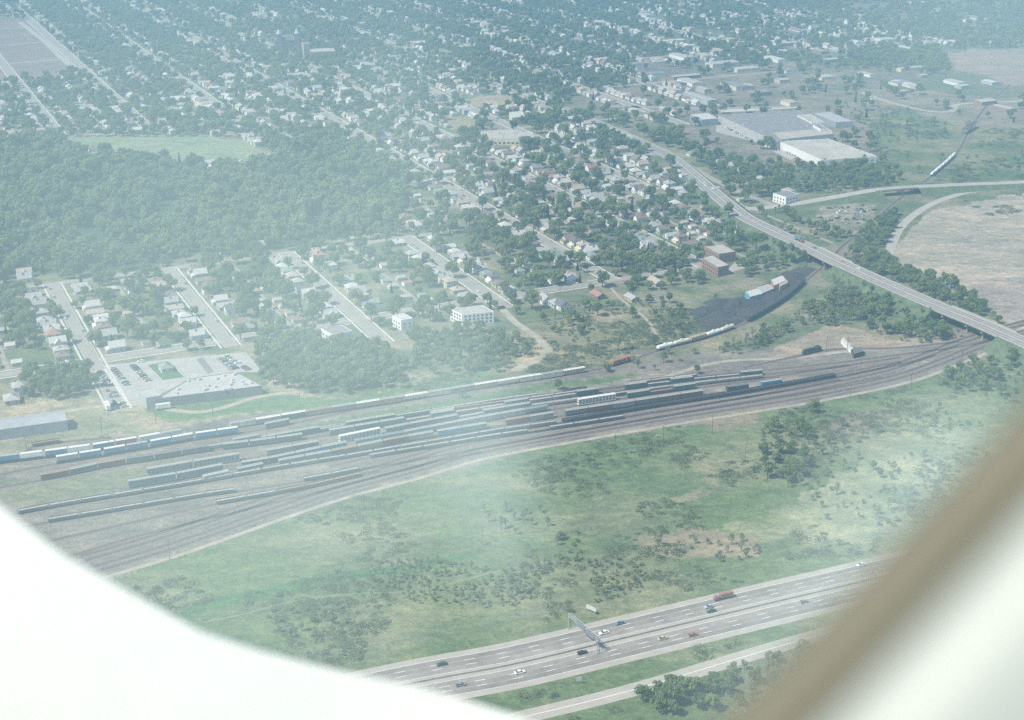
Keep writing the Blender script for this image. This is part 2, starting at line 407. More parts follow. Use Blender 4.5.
# northern road with its own bridge
NR = resample([at(x, y, z) for x, y, z in [(700,207,0),(740,209,0),(780,206,0.3),(806,202,2),(840,196,4.5),(868,191,6),(885,189,6.5),(910,187,6.5),(950,185,5),(1024,182,3),(1100,178,2),(1250,170,0)]], 8)
keep_clear(NR, 9)
mb = MB(); strip(mb, NR, -5.5, 5.5, 0.06); nr = tag(link('road', mb.mesh('road', M_CONC)), 'pale two lane road crossing above the railway towards the right edge', kind='structure')
mb = MB()
for R_ in ([p for p in NR if pix(p.x, p.y, p.z)[0] < 880], [p for p in NR if pix(p.x, p.y, p.z)[0] > 912]):
    b = len(mb.v)
    for i, p in enumerate(R_):
        n = side(R_, i); w = 6.2+p.z*1.7
        for o, z in ((-w, 0.0), (-6, p.z-0.05), (6, p.z-0.05), (w, 0.0)): q = p+n*o; mb.v.append((q.x, q.y, z))
    for i in range(len(R_)-1):
        for k in range(3): mb.f.append((b+4*i+k, b+4*i+4+k, b+4*i+5+k, b+4*i+1+k))
link('embankment', mb.mesh('embankment', M_GRASSBANK), nr)
overpass('road_bridge', 'short low bridge of the pale northern road over the railway', cut(NR, 872, 920), 5.8, 1.4, (0.3, 0.7))
def simple_road(label, pts, w, z=0.05, m=None, name='road'):
    P = resample([at(x, y) for x, y in pts], 7); keep_clear(P, w/2+1)
    mb = MB(); strip(mb, P, -w/2, w/2, z); return tag(link(name, mb.mesh(name, m or M_ST)), label, kind='structure')
M_DIRTROAD = mat('dirt_track', (0.31,0.275,0.21), 1, 0.3, 0.12)
simple_road('pale service road curving down from the northern road beside the bare dirt', [(1010,187),(975,191),(950,197),(928,206),(910,218),(899,230),(892,244),(888,256)], 8, 0.09, M_CONC)
simple_road('pale gravel service road along the lower edge of the rail yard', [(60,592),(100,579),(180,555),(240,534),(339,500),(420,478),(480,460),(540,448),(660,427),(760,411),(820,401),(910,382),(960,364),(992,351)], 3.2, 0.06, M_DIRTROAD)
simple_road('dirt road bending from the town edge to the sandy lot', [(500,306),(515,322),(535,336),(546,350),(535,362),(510,370)], 6, 0.05, M_DIRTROAD)
simple_road('dusty track between the town and the upper freight train', [(-100,432),(60,412),(130,404),(200,412),(262,396),(300,392)], 5, 0.05, M_DIRTROAD)
simple_road('narrow path through the scrub below the last houses', [(610,287),(622,300),(645,318),(660,340)], 2.5, 0.05, M_DIRTROAD, 'path')
simple_road('sandy road across the yard beside the sheds', [(655,380),(720,362),(790,358),(860,350),(920,346)], 4, 0.05, M_DIRTROAD)
simple_road('side road from the trunk road to the white two storey building', [(668,153),(700,172),(735,190),(775,206)], 8, 0.10, M_ST)
simple_road('tan track across the far industrial land', [(860,92),(900,105),(945,112),(960,104),(1060,100)], 9, 0.05, M_DIRTROAD)
simple_road('grey road beyond the plant running left to right', [(600,106),(690,108),(740,108),(800,106)], 12, 0.05, M_ST)
simple_road('old street between trees in the far left suburb', [(20,22),(45,42),(66,62),(84,74)], 9, 0.12, M_CONC)
simple_road('narrow dirt path crossing the lower meadow', [(205,622),(240,615),(300,600),(350,594),(420,590),(520,565)], 0.9, 0.04, mat('worn_grass', (0.20,0.20,0.13), 1, 0.3, 0.1), 'path')
simple_road('grass road behind the row of park trees', [(40,137),(100,135),(180,136),(250,134)], 4, 0.05, M_DIRTROAD)

# ---------------------------------------------------------------- motorway in front
MWP = resample([at(x, y) for x, y in [(100,748),(250,719),(421,682),(512,665),(630,637),(768,604),(870,580),(1000,548),(1200,496)]], 8)
keep_clear(MWP, 22)
mw = tag(link('motorway', None), 'six lane divided motorway crossing the foreground with a concrete median', kind='structure')
mb = MB(); strip(mb, MWP, -18.2, 18.2, 0.05); link('paving', mb.mesh('paving', M_CONC), mw)
for sg in (-1, 1):
    mb = MB(); strip(mb, MWP, sg*3.3, sg*6.6, 0.075); link('lane', mb.mesh('lane', mat('worn_lane_a', (0.255,0.235,0.205), 0.85, 0.25, 0.12)), mw)
    mb = MB(); strip(mb, MWP, sg*6.9, sg*10.2, 0.075); link('lane', mb.mesh('lane', mat('worn_lane_b', (0.225,0.205,0.18), 0.85, 0.25, 0.1)), mw)
    mb = MB(); strip(mb, MWP, sg*10.6, sg*13.9, 0.075); link('lane', mb.mesh('lane', mat('worn_lane_c', (0.20,0.185,0.16), 0.85, 0.25, 0.1)), mw)
    for o in (6.65, 10.25):
        mb = MB()
        for i in range(0, len(MWP)-1, 2):
            strip(mb, [MWP[i], MWP[i].lerp(MWP[i+1], 0.6)], sg*o, sg*(o+0.3), 0.10)
        link('lane_marking', mb.mesh('lane_marking', M_PAINT), mw)
    for o in (2.9, 14.1):
        mb = MB(); strip(mb, MWP, sg*o, sg*(o+0.2), 0.10); link('edge_line', mb.mesh('edge_line', M_PAINT), mw)
mb = MB(); ribbon(mb, MWP, -0.3, 0.3, 0.05, 0.9)
bar = tag(link('median_barrier', mb.mesh('median_barrier', mat('barrier', (0.33,0.31,0.28), 0.8, 0.2, 0.6))), 'low concrete barrier down the middle of the motorway', 'barrier')
FRP = [p for p in resample([at(x, y) for x, y in [(430,738),(545,712),(640,688),(740,658),(830,632),(960,600)]], 8)]
keep_clear(FRP, 7)
mb = MB(); strip(mb, FRP, -4.6, 4.6, 0.05); fr = tag(link('frontage_road', mb.mesh('frontage_road', M_CONC)), 'pale concrete frontage road below the motorway at the bottom', kind='structure')
mb = MB(); strip(mb, FRP, -0.15, 0.15, 0.075); link('centre_line', mb.mesh('centre_line', M_PAINT), fr)

# fence between meadow and motorway
M_GALV = mat('galvanised_steel', (0.45,0.47,0.47), 0.5, 0.1, 3, 0.4)
FP = resample([at(x, y) for x, y in [(250,668),(326,655),(420,637),(512,621),(600,601),(702,576),(768,560),(880,535),(1000,510)]], 6.5)
fo = FP[0].copy(); FQ = [p-fo for p in FP]
ft = thing('fence', 'long chain link fence between the meadow and the motorway', 'fence', fo)
mb = MB(); ribbon(mb, FQ, -0.04, 0.04, 1.9, 1.98); ribbon(mb, FQ, -0.02, 0.02, 1.0, 1.04); ribbon(mb, FQ, -0.02, 0.02, 0.1, 0.14)
link('rail', mb.mesh('rail', M_GALV), ft)
pm = MB().cyl((0,0,0), (0,0,2.1), 0.06, n=6).mesh('post', M_GALV)
for p in FQ[:100]: link('post', pm, ft, p)

# sign gantry
def gantry():
    a, b = at(569.5, 629), at(598, 654); d = b-a; L = d.length; rz = math.atan2(d.y, d.x)
    t = thing('sign_gantry', 'grey steel sign gantry spanning the far carriageway of the motorway', 'sign gantry', a, rz)
    for x in (0, L):
        mb = MB()
        for s_ in (-0.7, 0.7): mb.cyl((x, s_, 0), (x, s_*0.6, 8.4), 0.2, 0.16)
        for z in (2, 4, 6): mb.cyl((x, -0.62, z), (x, 0.62, z), 0.09)
        link('post', mb.mesh('post', M_GALV), t)
    mb = MB()
    for y in (-0.6, 0.6):
        for z in (7.2, 8.5): mb.cyl((-0.5, y, z), (L+0.5, y, z), 0.12, n=6)
    n = int(L/1.8)
    for i in range(n+1):
        x = L*i/n
        for y in (-0.6, 0.6):
            mb.cyl((x, y, 7.2), (x, y, 8.5), 0.07, n=5)
            if i < n: mb.cyl((x, y, 7.2 if i % 2 else 8.5), (x+L/n, y, 8.5 if i % 2 else 7.2), 0.06, n=5)
        mb.cyl((x, -0.6, 8.5), (x, 0.6, 8.5), 0.06, n=5)
    link('truss', mb.mesh('truss', M_GALV), t)
    for x, w in ((L*0.45, 6.5), (L*0.78, 5.5)):
        sb = MB().box(0, 0, 0, w, 0.12, 3.0).mesh('sign_panel', mat('sign_back', (0.22,0.24,0.25), 0.6, 0.1, 1, 0.2))
        link('sign_panel', sb, t, (x, -0.85, 6.3))
gantry()
def ground_sign(px, py, label, w=5.0, rz=0.9):
    t = thing('road_sign', label, 'sign', at(px, py), rz)
    link('panel', MB().box(0, 0, 1.6, w, 0.12, 2.2).mesh('panel', mat('sign_pale', (0.5,0.52,0.5), 0.5, 0.1, 1)), t)
    for x in (-w*0.35, w*0.35): link('post', MB().cyl((x, 0.12, 0), (x, 0.12, 3.6), 0.08, n=6).mesh('post', M_GALV), t)
ground_sign(591, 613, 'pale roadside sign on posts in the grass above the sign gantry', 6, -0.75)
ground_sign(579, 684, 'small pale road sign on the grass between motorway and frontage road', 2.4, 0.2)

# ---------------------------------------------------------------- railway tracks
M_BALLAST = mat('track_ballast', (0.185,0.155,0.135), 1, 0.25, 0.35); M_SLEEPER = mat('creosoted_sleeper', (0.075,0.06,0.05), 0.9, 0.3, 1.2)
M_RAIL = mat('rail_steel', (0.30,0.24,0.20), 0.45, 0.2, 1, 0.5)
SERV = [(100,579),(180,555),(240,534),(339,500),(420,478),(480,460),(540,448),(660,427),(760,411),(820,401),(910,382),(960,364),(992,351),(1040,336),(1110,318)]
T = {
 'T1': [(-90,479),(0,464),(56,457),(112,449),(186,436),(256,425),(310,416),(362,408),(438,396),(512,384),(557,377),(592,371),(622,364),(655,352),(700,340),(735,328),(765,313),(790,296),(806,281),(826,264),(843,246),(868,226),(893,204),(912,190),(932,176),(957,153),(968,133),(985,108),(1010,85)],
 'T2': [(-90,490),(0,475),(52,465),(95,458),(142,450),(186,442),(227,436),(256,431),(288,425),(330,416),(362,409),(400,403)],
 'T3': [(-90,500),(0,488),(34,482),(67,476),(110,467),(150,461),(206,452),(256,446),(328,436),(400,424),(500,408),(610,392),(700,381),(765,375),(830,368),(900,358)],
 'T4': [(206,450),(256,441),(305,433),(400,418),(500,402),(560,394),(620,387),(700,377),(752,372),(830,364),(900,355),(960,347),(1000,338)],
 'T5': [(130,480),(160,474),(232,462),(273,455),(340,443),(400,431),(500,413),(610,397),(700,385),(780,376),(850,366)],
 'T6': [(120,490),(180,480),(232,470),(273,463),(340,449),(400,438),(500,419),(610,401),(700,388),(780,378)],
 'T7': [(195,484),(270,468),(340,455),(400,443),(460,433),(515,424),(560,417),(640,405),(721,393),(784,384),(850,372),(900,362)],
 'T8': [(-40,526),(15,515),(69,505),(131,495),(191,485),(246,475),(305,465),(355,457),(407,448),(460,439),(500,432),(557,424),(640,410),(740,394),(820,380),(853,374),(900,365),(935,356)],
 'T9': [(330,467),(366,459),(439,447),(500,437),(543,431),(640,416),(740,399),(840,380)],
 'T10': [(-60,545),(42,524),(89,516),(149,506),(209,496),(244,491),(296,483),(340,475),(379,467),(430,458),(500,445),(600,428),(700,410),(800,393),(880,377)],
 'T11': [(20,548),(110,528),(200,508),(300,490),(380,472)],
 'T12': [(60,560),(140,536),(230,514),(320,492),(400,471),(480,452)],
 'T13': [(-60,470),(20,458),(31,448),(60,443),(110,438)],
 'T14': [(745,368),(800,356),(830,350),(900,348),(960,342)],
 'T15': [(260,443),(340,429),(420,416),(520,402),(600,391),(680,381)],
}
TRACK = {}
TL = {'T1':'upper main railway track curving past the coal yard','T2':'siding beside the upper main track','T3':'yard track with the dark boxcars','T4':'topmost yard track','T5':'yard track with the pale car carriers','T6':'yard track with the long grey cars','T7':'yard track ending near the blue boxcar','T8':'yard track under the longest low gondola train','T9':'short yard track below the long gondola train','T10':'lowest occupied yard track','T11':'empty yard track below the gondolas','T12':'empty yard lead near the main lines','T13':'short siding beside the long grey shed','T14':'track beside the dark locomotives','T15':'empty yard track near the grass strip'}
def track(key, label, P):
    Q = resample(P, 5); TRACK[key] = Q; keep_clear(Q, 3.5)
    t = tag(link('railway_track', None), label, kind='structure')
    mb = MB(); b = 0
    for i, p in enumerate(Q):
        n = side(Q, i)
        for w, z in ((-2.6, 0.02), (-1.7, 0.28), (1.7, 0.28), (2.6, 0.02)): q = p+n*w; mb.v.append((q.x, q.y, z))
    for i in range(len(Q)-1):
        for k in range(3): mb.f.append((4*i+k, 4*i+4+k, 4*i+5+k, 4*i+1+k))
    link('ballast', mb.mesh('ballast', M_BALLAST), t)
    mb = MB(); R_ = resample(P, 0.75)
    for i in range(0, len(R_)):
        n = side(R_, i); mb.box(R_[i].x, R_[i].y, 0.25, 2.6, 0.24, 0.10, math.atan2(n.y, n.x))
    link('sleepers', mb.mesh('sleepers', M_SLEEPER), t)['kind'] = 'stuff'
    for sg in (-1, 1):
        mb = MB(); ribbon(mb, Q, sg*0.7175, sg*0.79, 0.35, 0.5); link('rail', mb.mesh('rail', M_RAIL), t)
for k, v in T.items(): track(k, TL[k], [at(*p) for p in v])
SP_ = resample([at(*p) for p in SERV], 20)
for k, o in enumerate((8, 13.5, 22, 27.5)):
    track('M%d' % k, 'main line track curving along the lower edge of the yard, %s from the meadow' % ordinal(k+1), offset(SP_, o))

# ---------------------------------------------------------------- rolling stock kits
CM = lambda n, c, **k: mat(n, c, k.get('rough', 0.6), k.get('var', 0.22), k.get('scale', 0.5), k.get('metal', 0.0))
M_BLACK = CM('black_underframe', (0.045,0.042,0.04)); M_WHEEL = CM('wheel_steel', (0.12,0.10,0.09))
PAINT = {'brown':(0.16,0.075,0.055),'maroon':(0.19,0.06,0.06),'green':(0.06,0.11,0.085),'blue':(0.07,0.20,0.34),'brightblue':(0.06,0.22,0.38),'grey':(0.21,0.21,0.195),
 'palegrey':(0.33,0.33,0.30),'bluegrey':(0.16,0.205,0.20),'black':(0.05,0.05,0.052),'tan':(0.36,0.28,0.19),'white':(0.68,0.68,0.64),'cream':(0.55,0.52,0.42),'red':(0.38,0.12,0.09),'silver':(0.55,0.56,0.57),'orange':(0.34,0.13,0.09),'darkgrey':(0.13,0.13,0.135),'yellow':(0.60,0.45,0.12)}
def PM(c): return CM('paint_'+c, PAINT[c])
def ROOFM(c): return CM('weathered_roof_'+c, {'light':(0.29,0.29,0.265),'rust':(0.27,0.20,0.15),'dark':(0.16,0.15,0.15),'white':(0.58,0.57,0.52)}[c])
def bogie(wheels=2):
    mb = MB()
    for s_ in (-0.98, 0.98): mb.box(0, s_, 0.62, 2.7, 0.14, 0.36)
    mb.box(0, 0, 0.7, 0.5, 2.1, 0.3)
    w = MB()
    for s_ in (-0.75, 0.75): w.cyl((0, s_-0.06, 0.96), (0, s_+0.06, 0.96), 0.46, n=12)
    w.cyl((0, -0.75, 0.96), (0, 0.75, 0.96), 0.08, n=6)
    return mb.mesh('bogie', M_BLACK), w.mesh('wheelset', M_WHEEL)
BG, WH = bogie()
def bogies(L, k=0.36): return [('bogie', BG, (sg*L*k, 0, 0), [('wheelset', WH, (x, 0, 0)) for x in (-.9, .9)]) for sg in (-1, 1)]
KITS = {}
def kit(key):
    if key in KITS: return KITS[key]
    typ, c, L = key[0], key[1], key[2]; rf = key[3] if len(key) > 3 else 'light'
    if typ == 'boxcar':
        mb = MB().box(0, 0, 1.15, L, 2.9, 3.15)
        n = int(L/1.1)
        for i in range(n+1):
            x = -L/2+0.06+(L-0.12)*i/n
            for s_ in (-1.48, 1.48): mb.box(x, s_, 1.2, 0.10, 0.10, 3.0)
        r = MB().poly([(-L/2-.05,-1.55,4.3),(L/2+.05,-1.55,4.3),(L/2+.05,0,4.62),(-L/2-.05,0,4.62),(-L/2-.05,1.55,4.3),(L/2+.05,1.55,4.3),(-L/2-.05,-1.55,4.2),(L/2+.05,-1.55,4.2),(L/2+.05,1.55,4.2),(-L/2-.05,1.55,4.2)],
            (0,1,2,3),(3,2,5,4),(6,7,1,0),(4,5,8,9),(9,8,7,6),(0,3,4,9,6),(7,8,5,2,1))
        r.box(0, 0, 4.64, L*0.98, 0.6, 0.06)
        d = MB().box(0, 0, 0, 2.9, 0.1, 2.9); d.box(0.6, 0.06, 0.2, 0.08, 0.05, 2.4)
        K = [('body', mb.mesh('body', PM(c)), (0,0,0)), ('roof', r.mesh('roof', ROOFM(rf)), (0,0,0)),
             ('door', d.mesh('door', PM(c)), (0,-1.56,1.25)), ('door', d.mesh('door', PM(c)), (0,1.56,1.25))]
        u = MB().box(0, 0, 0.9, L*0.96, 0.5, 0.25); K.append(('underframe', u.mesh('underframe', M_BLACK), (0,0,0)))
    elif typ == 'gondola':
        h = 1.5
        mb = MB(); mb.box(0, 0, 1.1, L, 2.9, 0.18)
        for s_ in (-1.42, 1.42): mb.box(0, s_, 1.28, L, 0.1, h)
        for s_ in (-L/2+.05, L/2-.05): mb.box(s_, 0, 1.28, 0.1, 2.74, h)
        n = int(L/1.4)
        for i in range(n+1):
            x = -L/2+0.15+(L-0.3)*i/n
            for s_ in (-1.52, 1.52): mb.box(x, s_, 1.2, 0.14, 0.1, h)
        ld = MB(); nx = 14
        for i in range(nx+1):
            x = -L/2+0.12+(L-0.24)*i/nx
            for j, y in enumerate((-1.35, -0.5, 0.4, 1.35)): ld.v.append((x, y, 2.35+(0.28*random.random() if 0 < j < 3 else -0.1)+(0.12 if 0 < j < 3 else 0)))
        for i in range(nx):
            for j in range(3): ld.f.append((4*i+j, 4*i+4+j, 4*i+5+j, 4*i+1+j))
        K = [('body', mb.mesh('body', PM(c)), (0,0,0)), ('load', ld.mesh('load', mat('load_'+rf, {'light':(0.33,0.31,0.27),'dark':(0.05,0.05,0.05),'rust':(0.24,0.17,0.13)}.get(rf, (0.4,0.38,0.33)), 0.95, 0.35, 0.8)), (0,0,0))]
    elif typ == 'hopper':
        mb = MB().box(0, 0, 2.2, L, 3.0, 1.9)
        for i in range(3):
            x = (i-1)*L*0.27; mb.poly([(x-2.2,-1.4,2.2),(x+2.2,-1.4,2.2),(x+2.2,1.4,2.2),(x-2.2,1.4,2.2),(x-.5,-.8,1.0),(x+.5,-.8,1.0),(x+.5,.8,1.0),(x-.5,.8,1.0)], (0,1,5,4),(1,2,6,5),(2,3,7,6),(3,0,4,7),(4,5,6,7))
        n = int(L/1.3)
        for i in range(n+1):
            for s_ in (-1.54, 1.54): mb.box(-L/2+0.1+(L-.2)*i/n, s_, 2.2, 0.12, 0.1, 1.85)
        mb.box(0, 0, 0.95, L, 0.4, 0.3)
        r = MB()
        P = []
        for x in (-L/2, L/2):
            for a in range(7):
                t_ = math.pi*a/6; P.append((x, -1.5*math.cos(t_), 4.1+0.45*math.sin(t_)))
        r.poly(P, *[(i, 7+i, 8+i, 1+i) for i in range(6)], tuple(range(7))[::-1], tuple(range(7, 14)))
        for i in range(4): r.box((i-1.5)*L*0.22, 0, 4.5, 1.2, 0.8, 0.2)
        K = [('body', mb.mesh('body', PM(c)), (0,0,0)), ('roof', r.mesh('roof', PM(c)), (0,0,0))]
    elif typ == 'tank':
        mb = MB(); R_ = 1.5; P = []
        for x, r0 in ((-L/2, 0.5), (-L/2+.35, 1.2), (-L/2+.9, R_), (L/2-.9, R_), (L/2-.35, 1.2), (L/2, 0.5)):
            for a in range(16): P.append((x, r0*math.cos(a*math.pi/8), 2.85+r0*math.sin(a*math.pi/8)))
        fs = [(16*j+i, 16*j+(i+1) % 16, 16*j+16+(i+1) % 16, 16*j+16+i) for j in range(5) for i in range(16)]
        mb.poly(P, *fs, tuple(range(16))[::-1], tuple(range(80, 96)))
        dm = MB().cyl((0,0,4.2), (0,0,4.9), 0.7, n=12); dm.box(0, 0, 4.32, 3.0, 1.6, 0.06)
        fr_ = MB().box(0, 0, 1.05, L*1.02, 0.8, 0.3)
        for s_ in (-L*0.36, L*0.36): fr_.box(s_, 0, 1.3, 0.8, 2.4, 0.6)
        K = [('tank', mb.mesh('tank', PM(c)), (0,0,0)), ('dome', dm.mesh('dome', PM(c)), (0,0,0)), ('underframe', fr_.mesh('underframe', M_BLACK), (0,0,0))]
    elif typ == 'flat':
        mb = MB().box(0, 0, 1.05, L, 2.7, 0.22)
        for s_ in (-1.2, 1.2): mb.box(0, s_, 0.75, L*0.6, 0.15, 0.32)
        for s_ in (-1, 1): mb.box(s_*L*0.03, 0, 1.27, 0.3, 0.6, 0.8)
        K = [('deck', mb.mesh('deck', PM(c)), (0,0,0))]
    elif typ == 'rack':
        mb = MB().box(0, 0, 1.0, L, 2.9, 0.4)
        n = int(L/2.2)
        for i in range(n+1):
            for s_ in (-1.4, 1.4): mb.box(-L/2+.15+(L-.3)*i/n, s_, 1.4, 0.22, 0.14, 3.6)
        for z in (2.9, 4.1): mb.box(0, 0, z, L*.99, 2.75, 0.12)
        pn = MB()
        for s_ in (-1.3, 1.3): pn.box(0, s_, 1.5, L*.98, 0.05, 3.3)
        r = MB().box(0, 0, 4.9, L, 2.9, 0.14); r.box(0, 0, 5.04, L, 1.6, 0.12)
        K = [('frame', mb.mesh('frame', PM(c)), (0,0,0)), ('side_panel', pn.mesh('side_panel', PM('bluegrey')), (0,0,0)), ('roof', r.mesh('roof', ROOFM(rf)), (0,0,0))]
    elif typ == 'loco':
        mb = MB().box(-1.2, 0, 1.75, L*0.72, 1.9, 2.5); mb.box(-L*0.43, 0, 1.75, 1.6, 1.9, 1.6)
        for i in range(3): mb.cyl((-4+3*i, 0, 4.25), (-4+3*i, 0, 4.5), 0.6, n=10)
        cb = MB().box(L*0.30, 0, 1.75, 2.4, 3.0, 2.9); cb.box(L*0.30, 0, 4.65, 2.6, 3.1, 0.12); cb.box(L*0.42, 0, 1.75, 2.0, 2.0, 1.7)
        gl = MB()
        for s_ in (-1.52, 1.52): gl.box(L*0.30, s_, 3.5, 1.5, 0.04, 0.8)
        gl.box(L*0.30+1.21, 0, 3.6, 0.04, 2.4, 0.7)
        fr_ = MB().box(0, 0, 1.35, L, 3.0, 0.4); fr_.box(0, 0, 0.6, L*0.25, 2.4, 0.75)
        for s_ in (-1.45, 1.45): fr_.box(0, s_, 2.6, L*0.9, 0.05, 0.05)
        K = [('hood', mb.mesh('hood', PM(c)), (0,0,0)), ('cab', cb.mesh('cab', PM(c)), (0,0,0), [('cab_windows', gl.mesh('cab_windows', CM('cab_glass', (0.03,0.04,0.045), rough=0.15)), (0,0,0))]), ('frame', fr_.mesh('frame', M_BLACK), (0,0,0))]
    elif typ == 'caboose':
        mb = MB().box(0, 0, 1.2, L*0.8, 2.9, 2.5); cu = MB().box(0, 0, 3.95, 2.6, 2.5, 0.9)
        r = MB().box(0, 0, 3.7, L*0.95, 3.1, 0.2); r.box(0, 0, 4.85, 2.9, 2.8, 0.12)
        pl = MB().box(0, 0, 1.0, L, 2.8, 0.2)
        for s_ in (-L/2+.1, L/2-.1): pl.box(s_, 0, 1.2, 0.08, 2.6, 1.0)
        K = [('body', mb.mesh('body', PM(c)), (0,0,0)), ('cupola', cu.mesh('cupola', PM(c)), (0,0,0)), ('roof', r.mesh('roof', ROOFM('dark')), (0,0,0)), ('platform', pl.mesh('platform', M_BLACK), (0,0,0))]
    if typ == 'trailer':
        mb = MB().box(0, 0, 1.1, L, 2.5, 2.75); r = MB().box(0, 0, 3.85, L+0.04, 2.54, 0.1)
        g = MB().cyl((0, -.2, 0.5), (0, .2, 0.5), 0.5, n=12).mesh('wheel', M_BLACK); lg = MB().box(0, 0, 0.0, 0.15, 0.15, 1.1).mesh('landing_leg', M_BLACK)
        dr = MB().box(-L/2-.03, 0, 1.15, 0.05, 2.4, 2.6)
        K = [('body', mb.mesh('body', PM(c)), (0,0,0)), ('roof', r.mesh('roof', ROOFM(rf)), (0,0,0)), *[('wheel', g, (x*L, y, 0)) for x in (-.40, -.31) for y in (-1.0, 1.0)], *[('landing_leg', lg, (L*.27, y, 0)) for y in (-.9, .9)], ('rear_door', dr.mesh('rear_door', PM(c)), (0,0,0))]
    else: K += bogies(L, 0.38 if typ in ('flat', 'rack') else 0.35)
    KITS[key] = K; return K
KNAME = {'boxcar':('boxcar','boxcar'),'gondola':('gondola_wagon','gondola wagon'),'hopper':('hopper_wagon','hopper wagon'),'tank':('tank_wagon','tank wagon'),'flat':('flat_wagon','flat wagon'),'rack':('car_carrier_wagon','car carrier'),'loco':('locomotive','locomotive'),'caboose':('caboose','caboose')}
CNAME = {'palegrey':'pale grey','bluegrey':'blue grey','brightblue':'bright blue','darkgrey':'dark grey'}
LEN = {'boxcar':15.4,'gondola':16.0,'hopper':15.0,'tank':14.5,'flat':26.4,'rack':26.4,'loco':17.0,'caboose':10.5}
def consist(key, x0, x1, seq, where, seed=0, group=None, cyc=True):
    rr = random.Random(seed); P = TRACK[key]
    pts = [p for p in P if x0 <= pix(p.x, p.y)[0] <= x1]
    if len(pts) < 3: return
    cum = [0]
    for i in range(1, len(pts)): cum.append(cum[-1]+(pts[i]-pts[i-1]).length)
    def loc(d):
        d = min(max(d, 0), cum[-1]-1e-3); i = max(k for k in range(len(cum)) if cum[k] <= d); i = min(i, len(pts)-2)
        return pts[i].lerp(pts[i+1], (d-cum[i])/(cum[i+1]-cum[i]))
    d = 0; n = 0; cnt = {}
    while True:
        if not cyc and n >= len(seq): break
        typ, c, rf = seq[n % len(seq)] if cyc != 'rand' else rr.choice(seq)
        L = LEN[typ]
        if d+L > cum[-1]+2: break
        a, b = loc(d+L*0.15), loc(d+L*0.85); p = (a+b)/2; rz = math.atan2(b.y-a.y, b.x-a.x)
        kk = (typ, c); cnt[kk] = cnt.get(kk, 0)+1; nm, cat = KNAME[typ]
        cn = CNAME.get(c, c)
        roofw = {'light':'pale topped','rust':'rusty topped','dark':'dark topped','white':'white topped'}.get(rf, '')
        lb = '%s %s %s from the left %s' % (ordinal(cnt[kk]), cn, cat, where)
        K = kit((typ, c, L, rf)); t = place(K, nm, lb, cat, (p.x, p.y, 0.0), rz+(math.pi if rr.random() < 0.5 else 0), group or 'wagons standing in the yard')
        if typ == 'flat' and rf != 'dark':
            for s_, q in ((-6.6, 0), (6.6, 1)):
                tc = rr.choice(['blue','white','silver','palegrey','blue','white','brightblue'] if n != 3 else ['red','blue']); tr_ = rr.choice(['white','light','white'])
                u = Vector((math.cos(rz), math.sin(rz), 0))*s_
                place(kit(('trailer', tc, 12.3, tr_)), 'truck_trailer', '%s trailer, %s end of the %s flat wagon %s' % (CNAME.get(tc, tc), 'left' if s_ < 0 else 'right', ordinal(n+1), where), 'trailer', (p.x+u.x, p.y+u.y, 1.28), rz+(math.pi if rr.random() < .5 else 0), 'truck trailers riding on flat wagons')
        d += L+0.9; n += 1
B, G, HP = 'boxcar', 'gondola', 'hopper'
consist('T1', -60, 228, [('flat','black','light')], 'of the upper train', 3)
consist('T1', 229, 603, [(B,'tan','rust'),(B,'cream','white'),(B,'tan','white'),(B,'grey','light'),(B,'bluegrey','light'),(B,'palegrey','white'),(HP,'cream','x'),(B,'tan','light'),(B,'blue','white'),(B,'cream','light'),(B,'green','white')], 'of the upper train', 5, cyc='rand')
consist('T1', 606, 634, [('loco','orange','x')], 'at the head of the upper train', 2, cyc=False)
consist('T1', 652, 752, [('tank','white','x'),('tank','cream','x'),(HP,'tan','x'),('tank','white','x'),('tank','cream','x')], 'in the train by the coal yard', 2, cyc=False)
consist('T1', 746, 806, [(HP,'black','x')], 'beside the coal heaps', 2)
consist('T1', 931, 957, [('tank','white','x')], 'on the far track at the right', 2)
consist('T2', 23, 51, [(B,'tan','rust')], 'of the second train', 2)
consist('T2', 52, 262, [('flat','black','light')], 'of the second train', 8)
consist('T2', 262, 292, [(B,'grey','light')], 'at the right end of the second train', 8)
consist('T13', 28, 62, [(G,'brown','rust')], 'on the siding by the long grey shed', 8)
consist('T3', 34, 208, [(B,'darkgrey','dark'),(B,'brown','rust'),(B,'brown','dark'),(B,'green','light'),(B,'bluegrey','light'),(B,'darkgrey','light')], 'of the third row', 4, cyc='rand')
consist('T3', 222, 328, [(B,'green','light'),(B,'darkgrey','light')], 'in the block right of the third row', 4)
consist('T3', 329, 616, [(B,'bluegrey','light'),(G,'grey','light'),(B,'green','light')], 'in the long upper yard row', 14, cyc='rand')
consist('T3', 620, 765, [(B,'green','light'),(B,'darkgrey','light'),(G,'darkgrey','light')], 'at the right end of the upper yard', 15, cyc='rand')
consist('T4', 206, 306, [(G,'palegrey','light'),(B,'palegrey','light')], 'on the topmost yard track', 6, cyc='rand')
consist('T4', 310, 560, [(G,'grey','light'),(G,'bluegrey','light')], 'in the topmost yard row', 6, cyc='rand')
consist('T4', 562, 608, [(G,'black','dark')], 'at the end of the topmost yard row', 6)
consist('T5', 140, 262, [('rack','palegrey','light')], 'in the block of long cars', 6)
consist('T5', 264, 336, [(B,'grey','light'),(B,'brown','light')], 'right of the car carriers', 6, cyc='rand')
consist('T5', 337, 378, [('rack','white','white')], 'in the middle of the yard', 6)
consist('T5', 380, 580, [(G,'palegrey','light'),(B,'bluegrey','light'),(B,'grey','light')], 'in the middle yard rows', 26, cyc='rand')
consist('T5', 640, 770, [(G,'grey','light')], 'in the right part of the fifth yard row', 6)
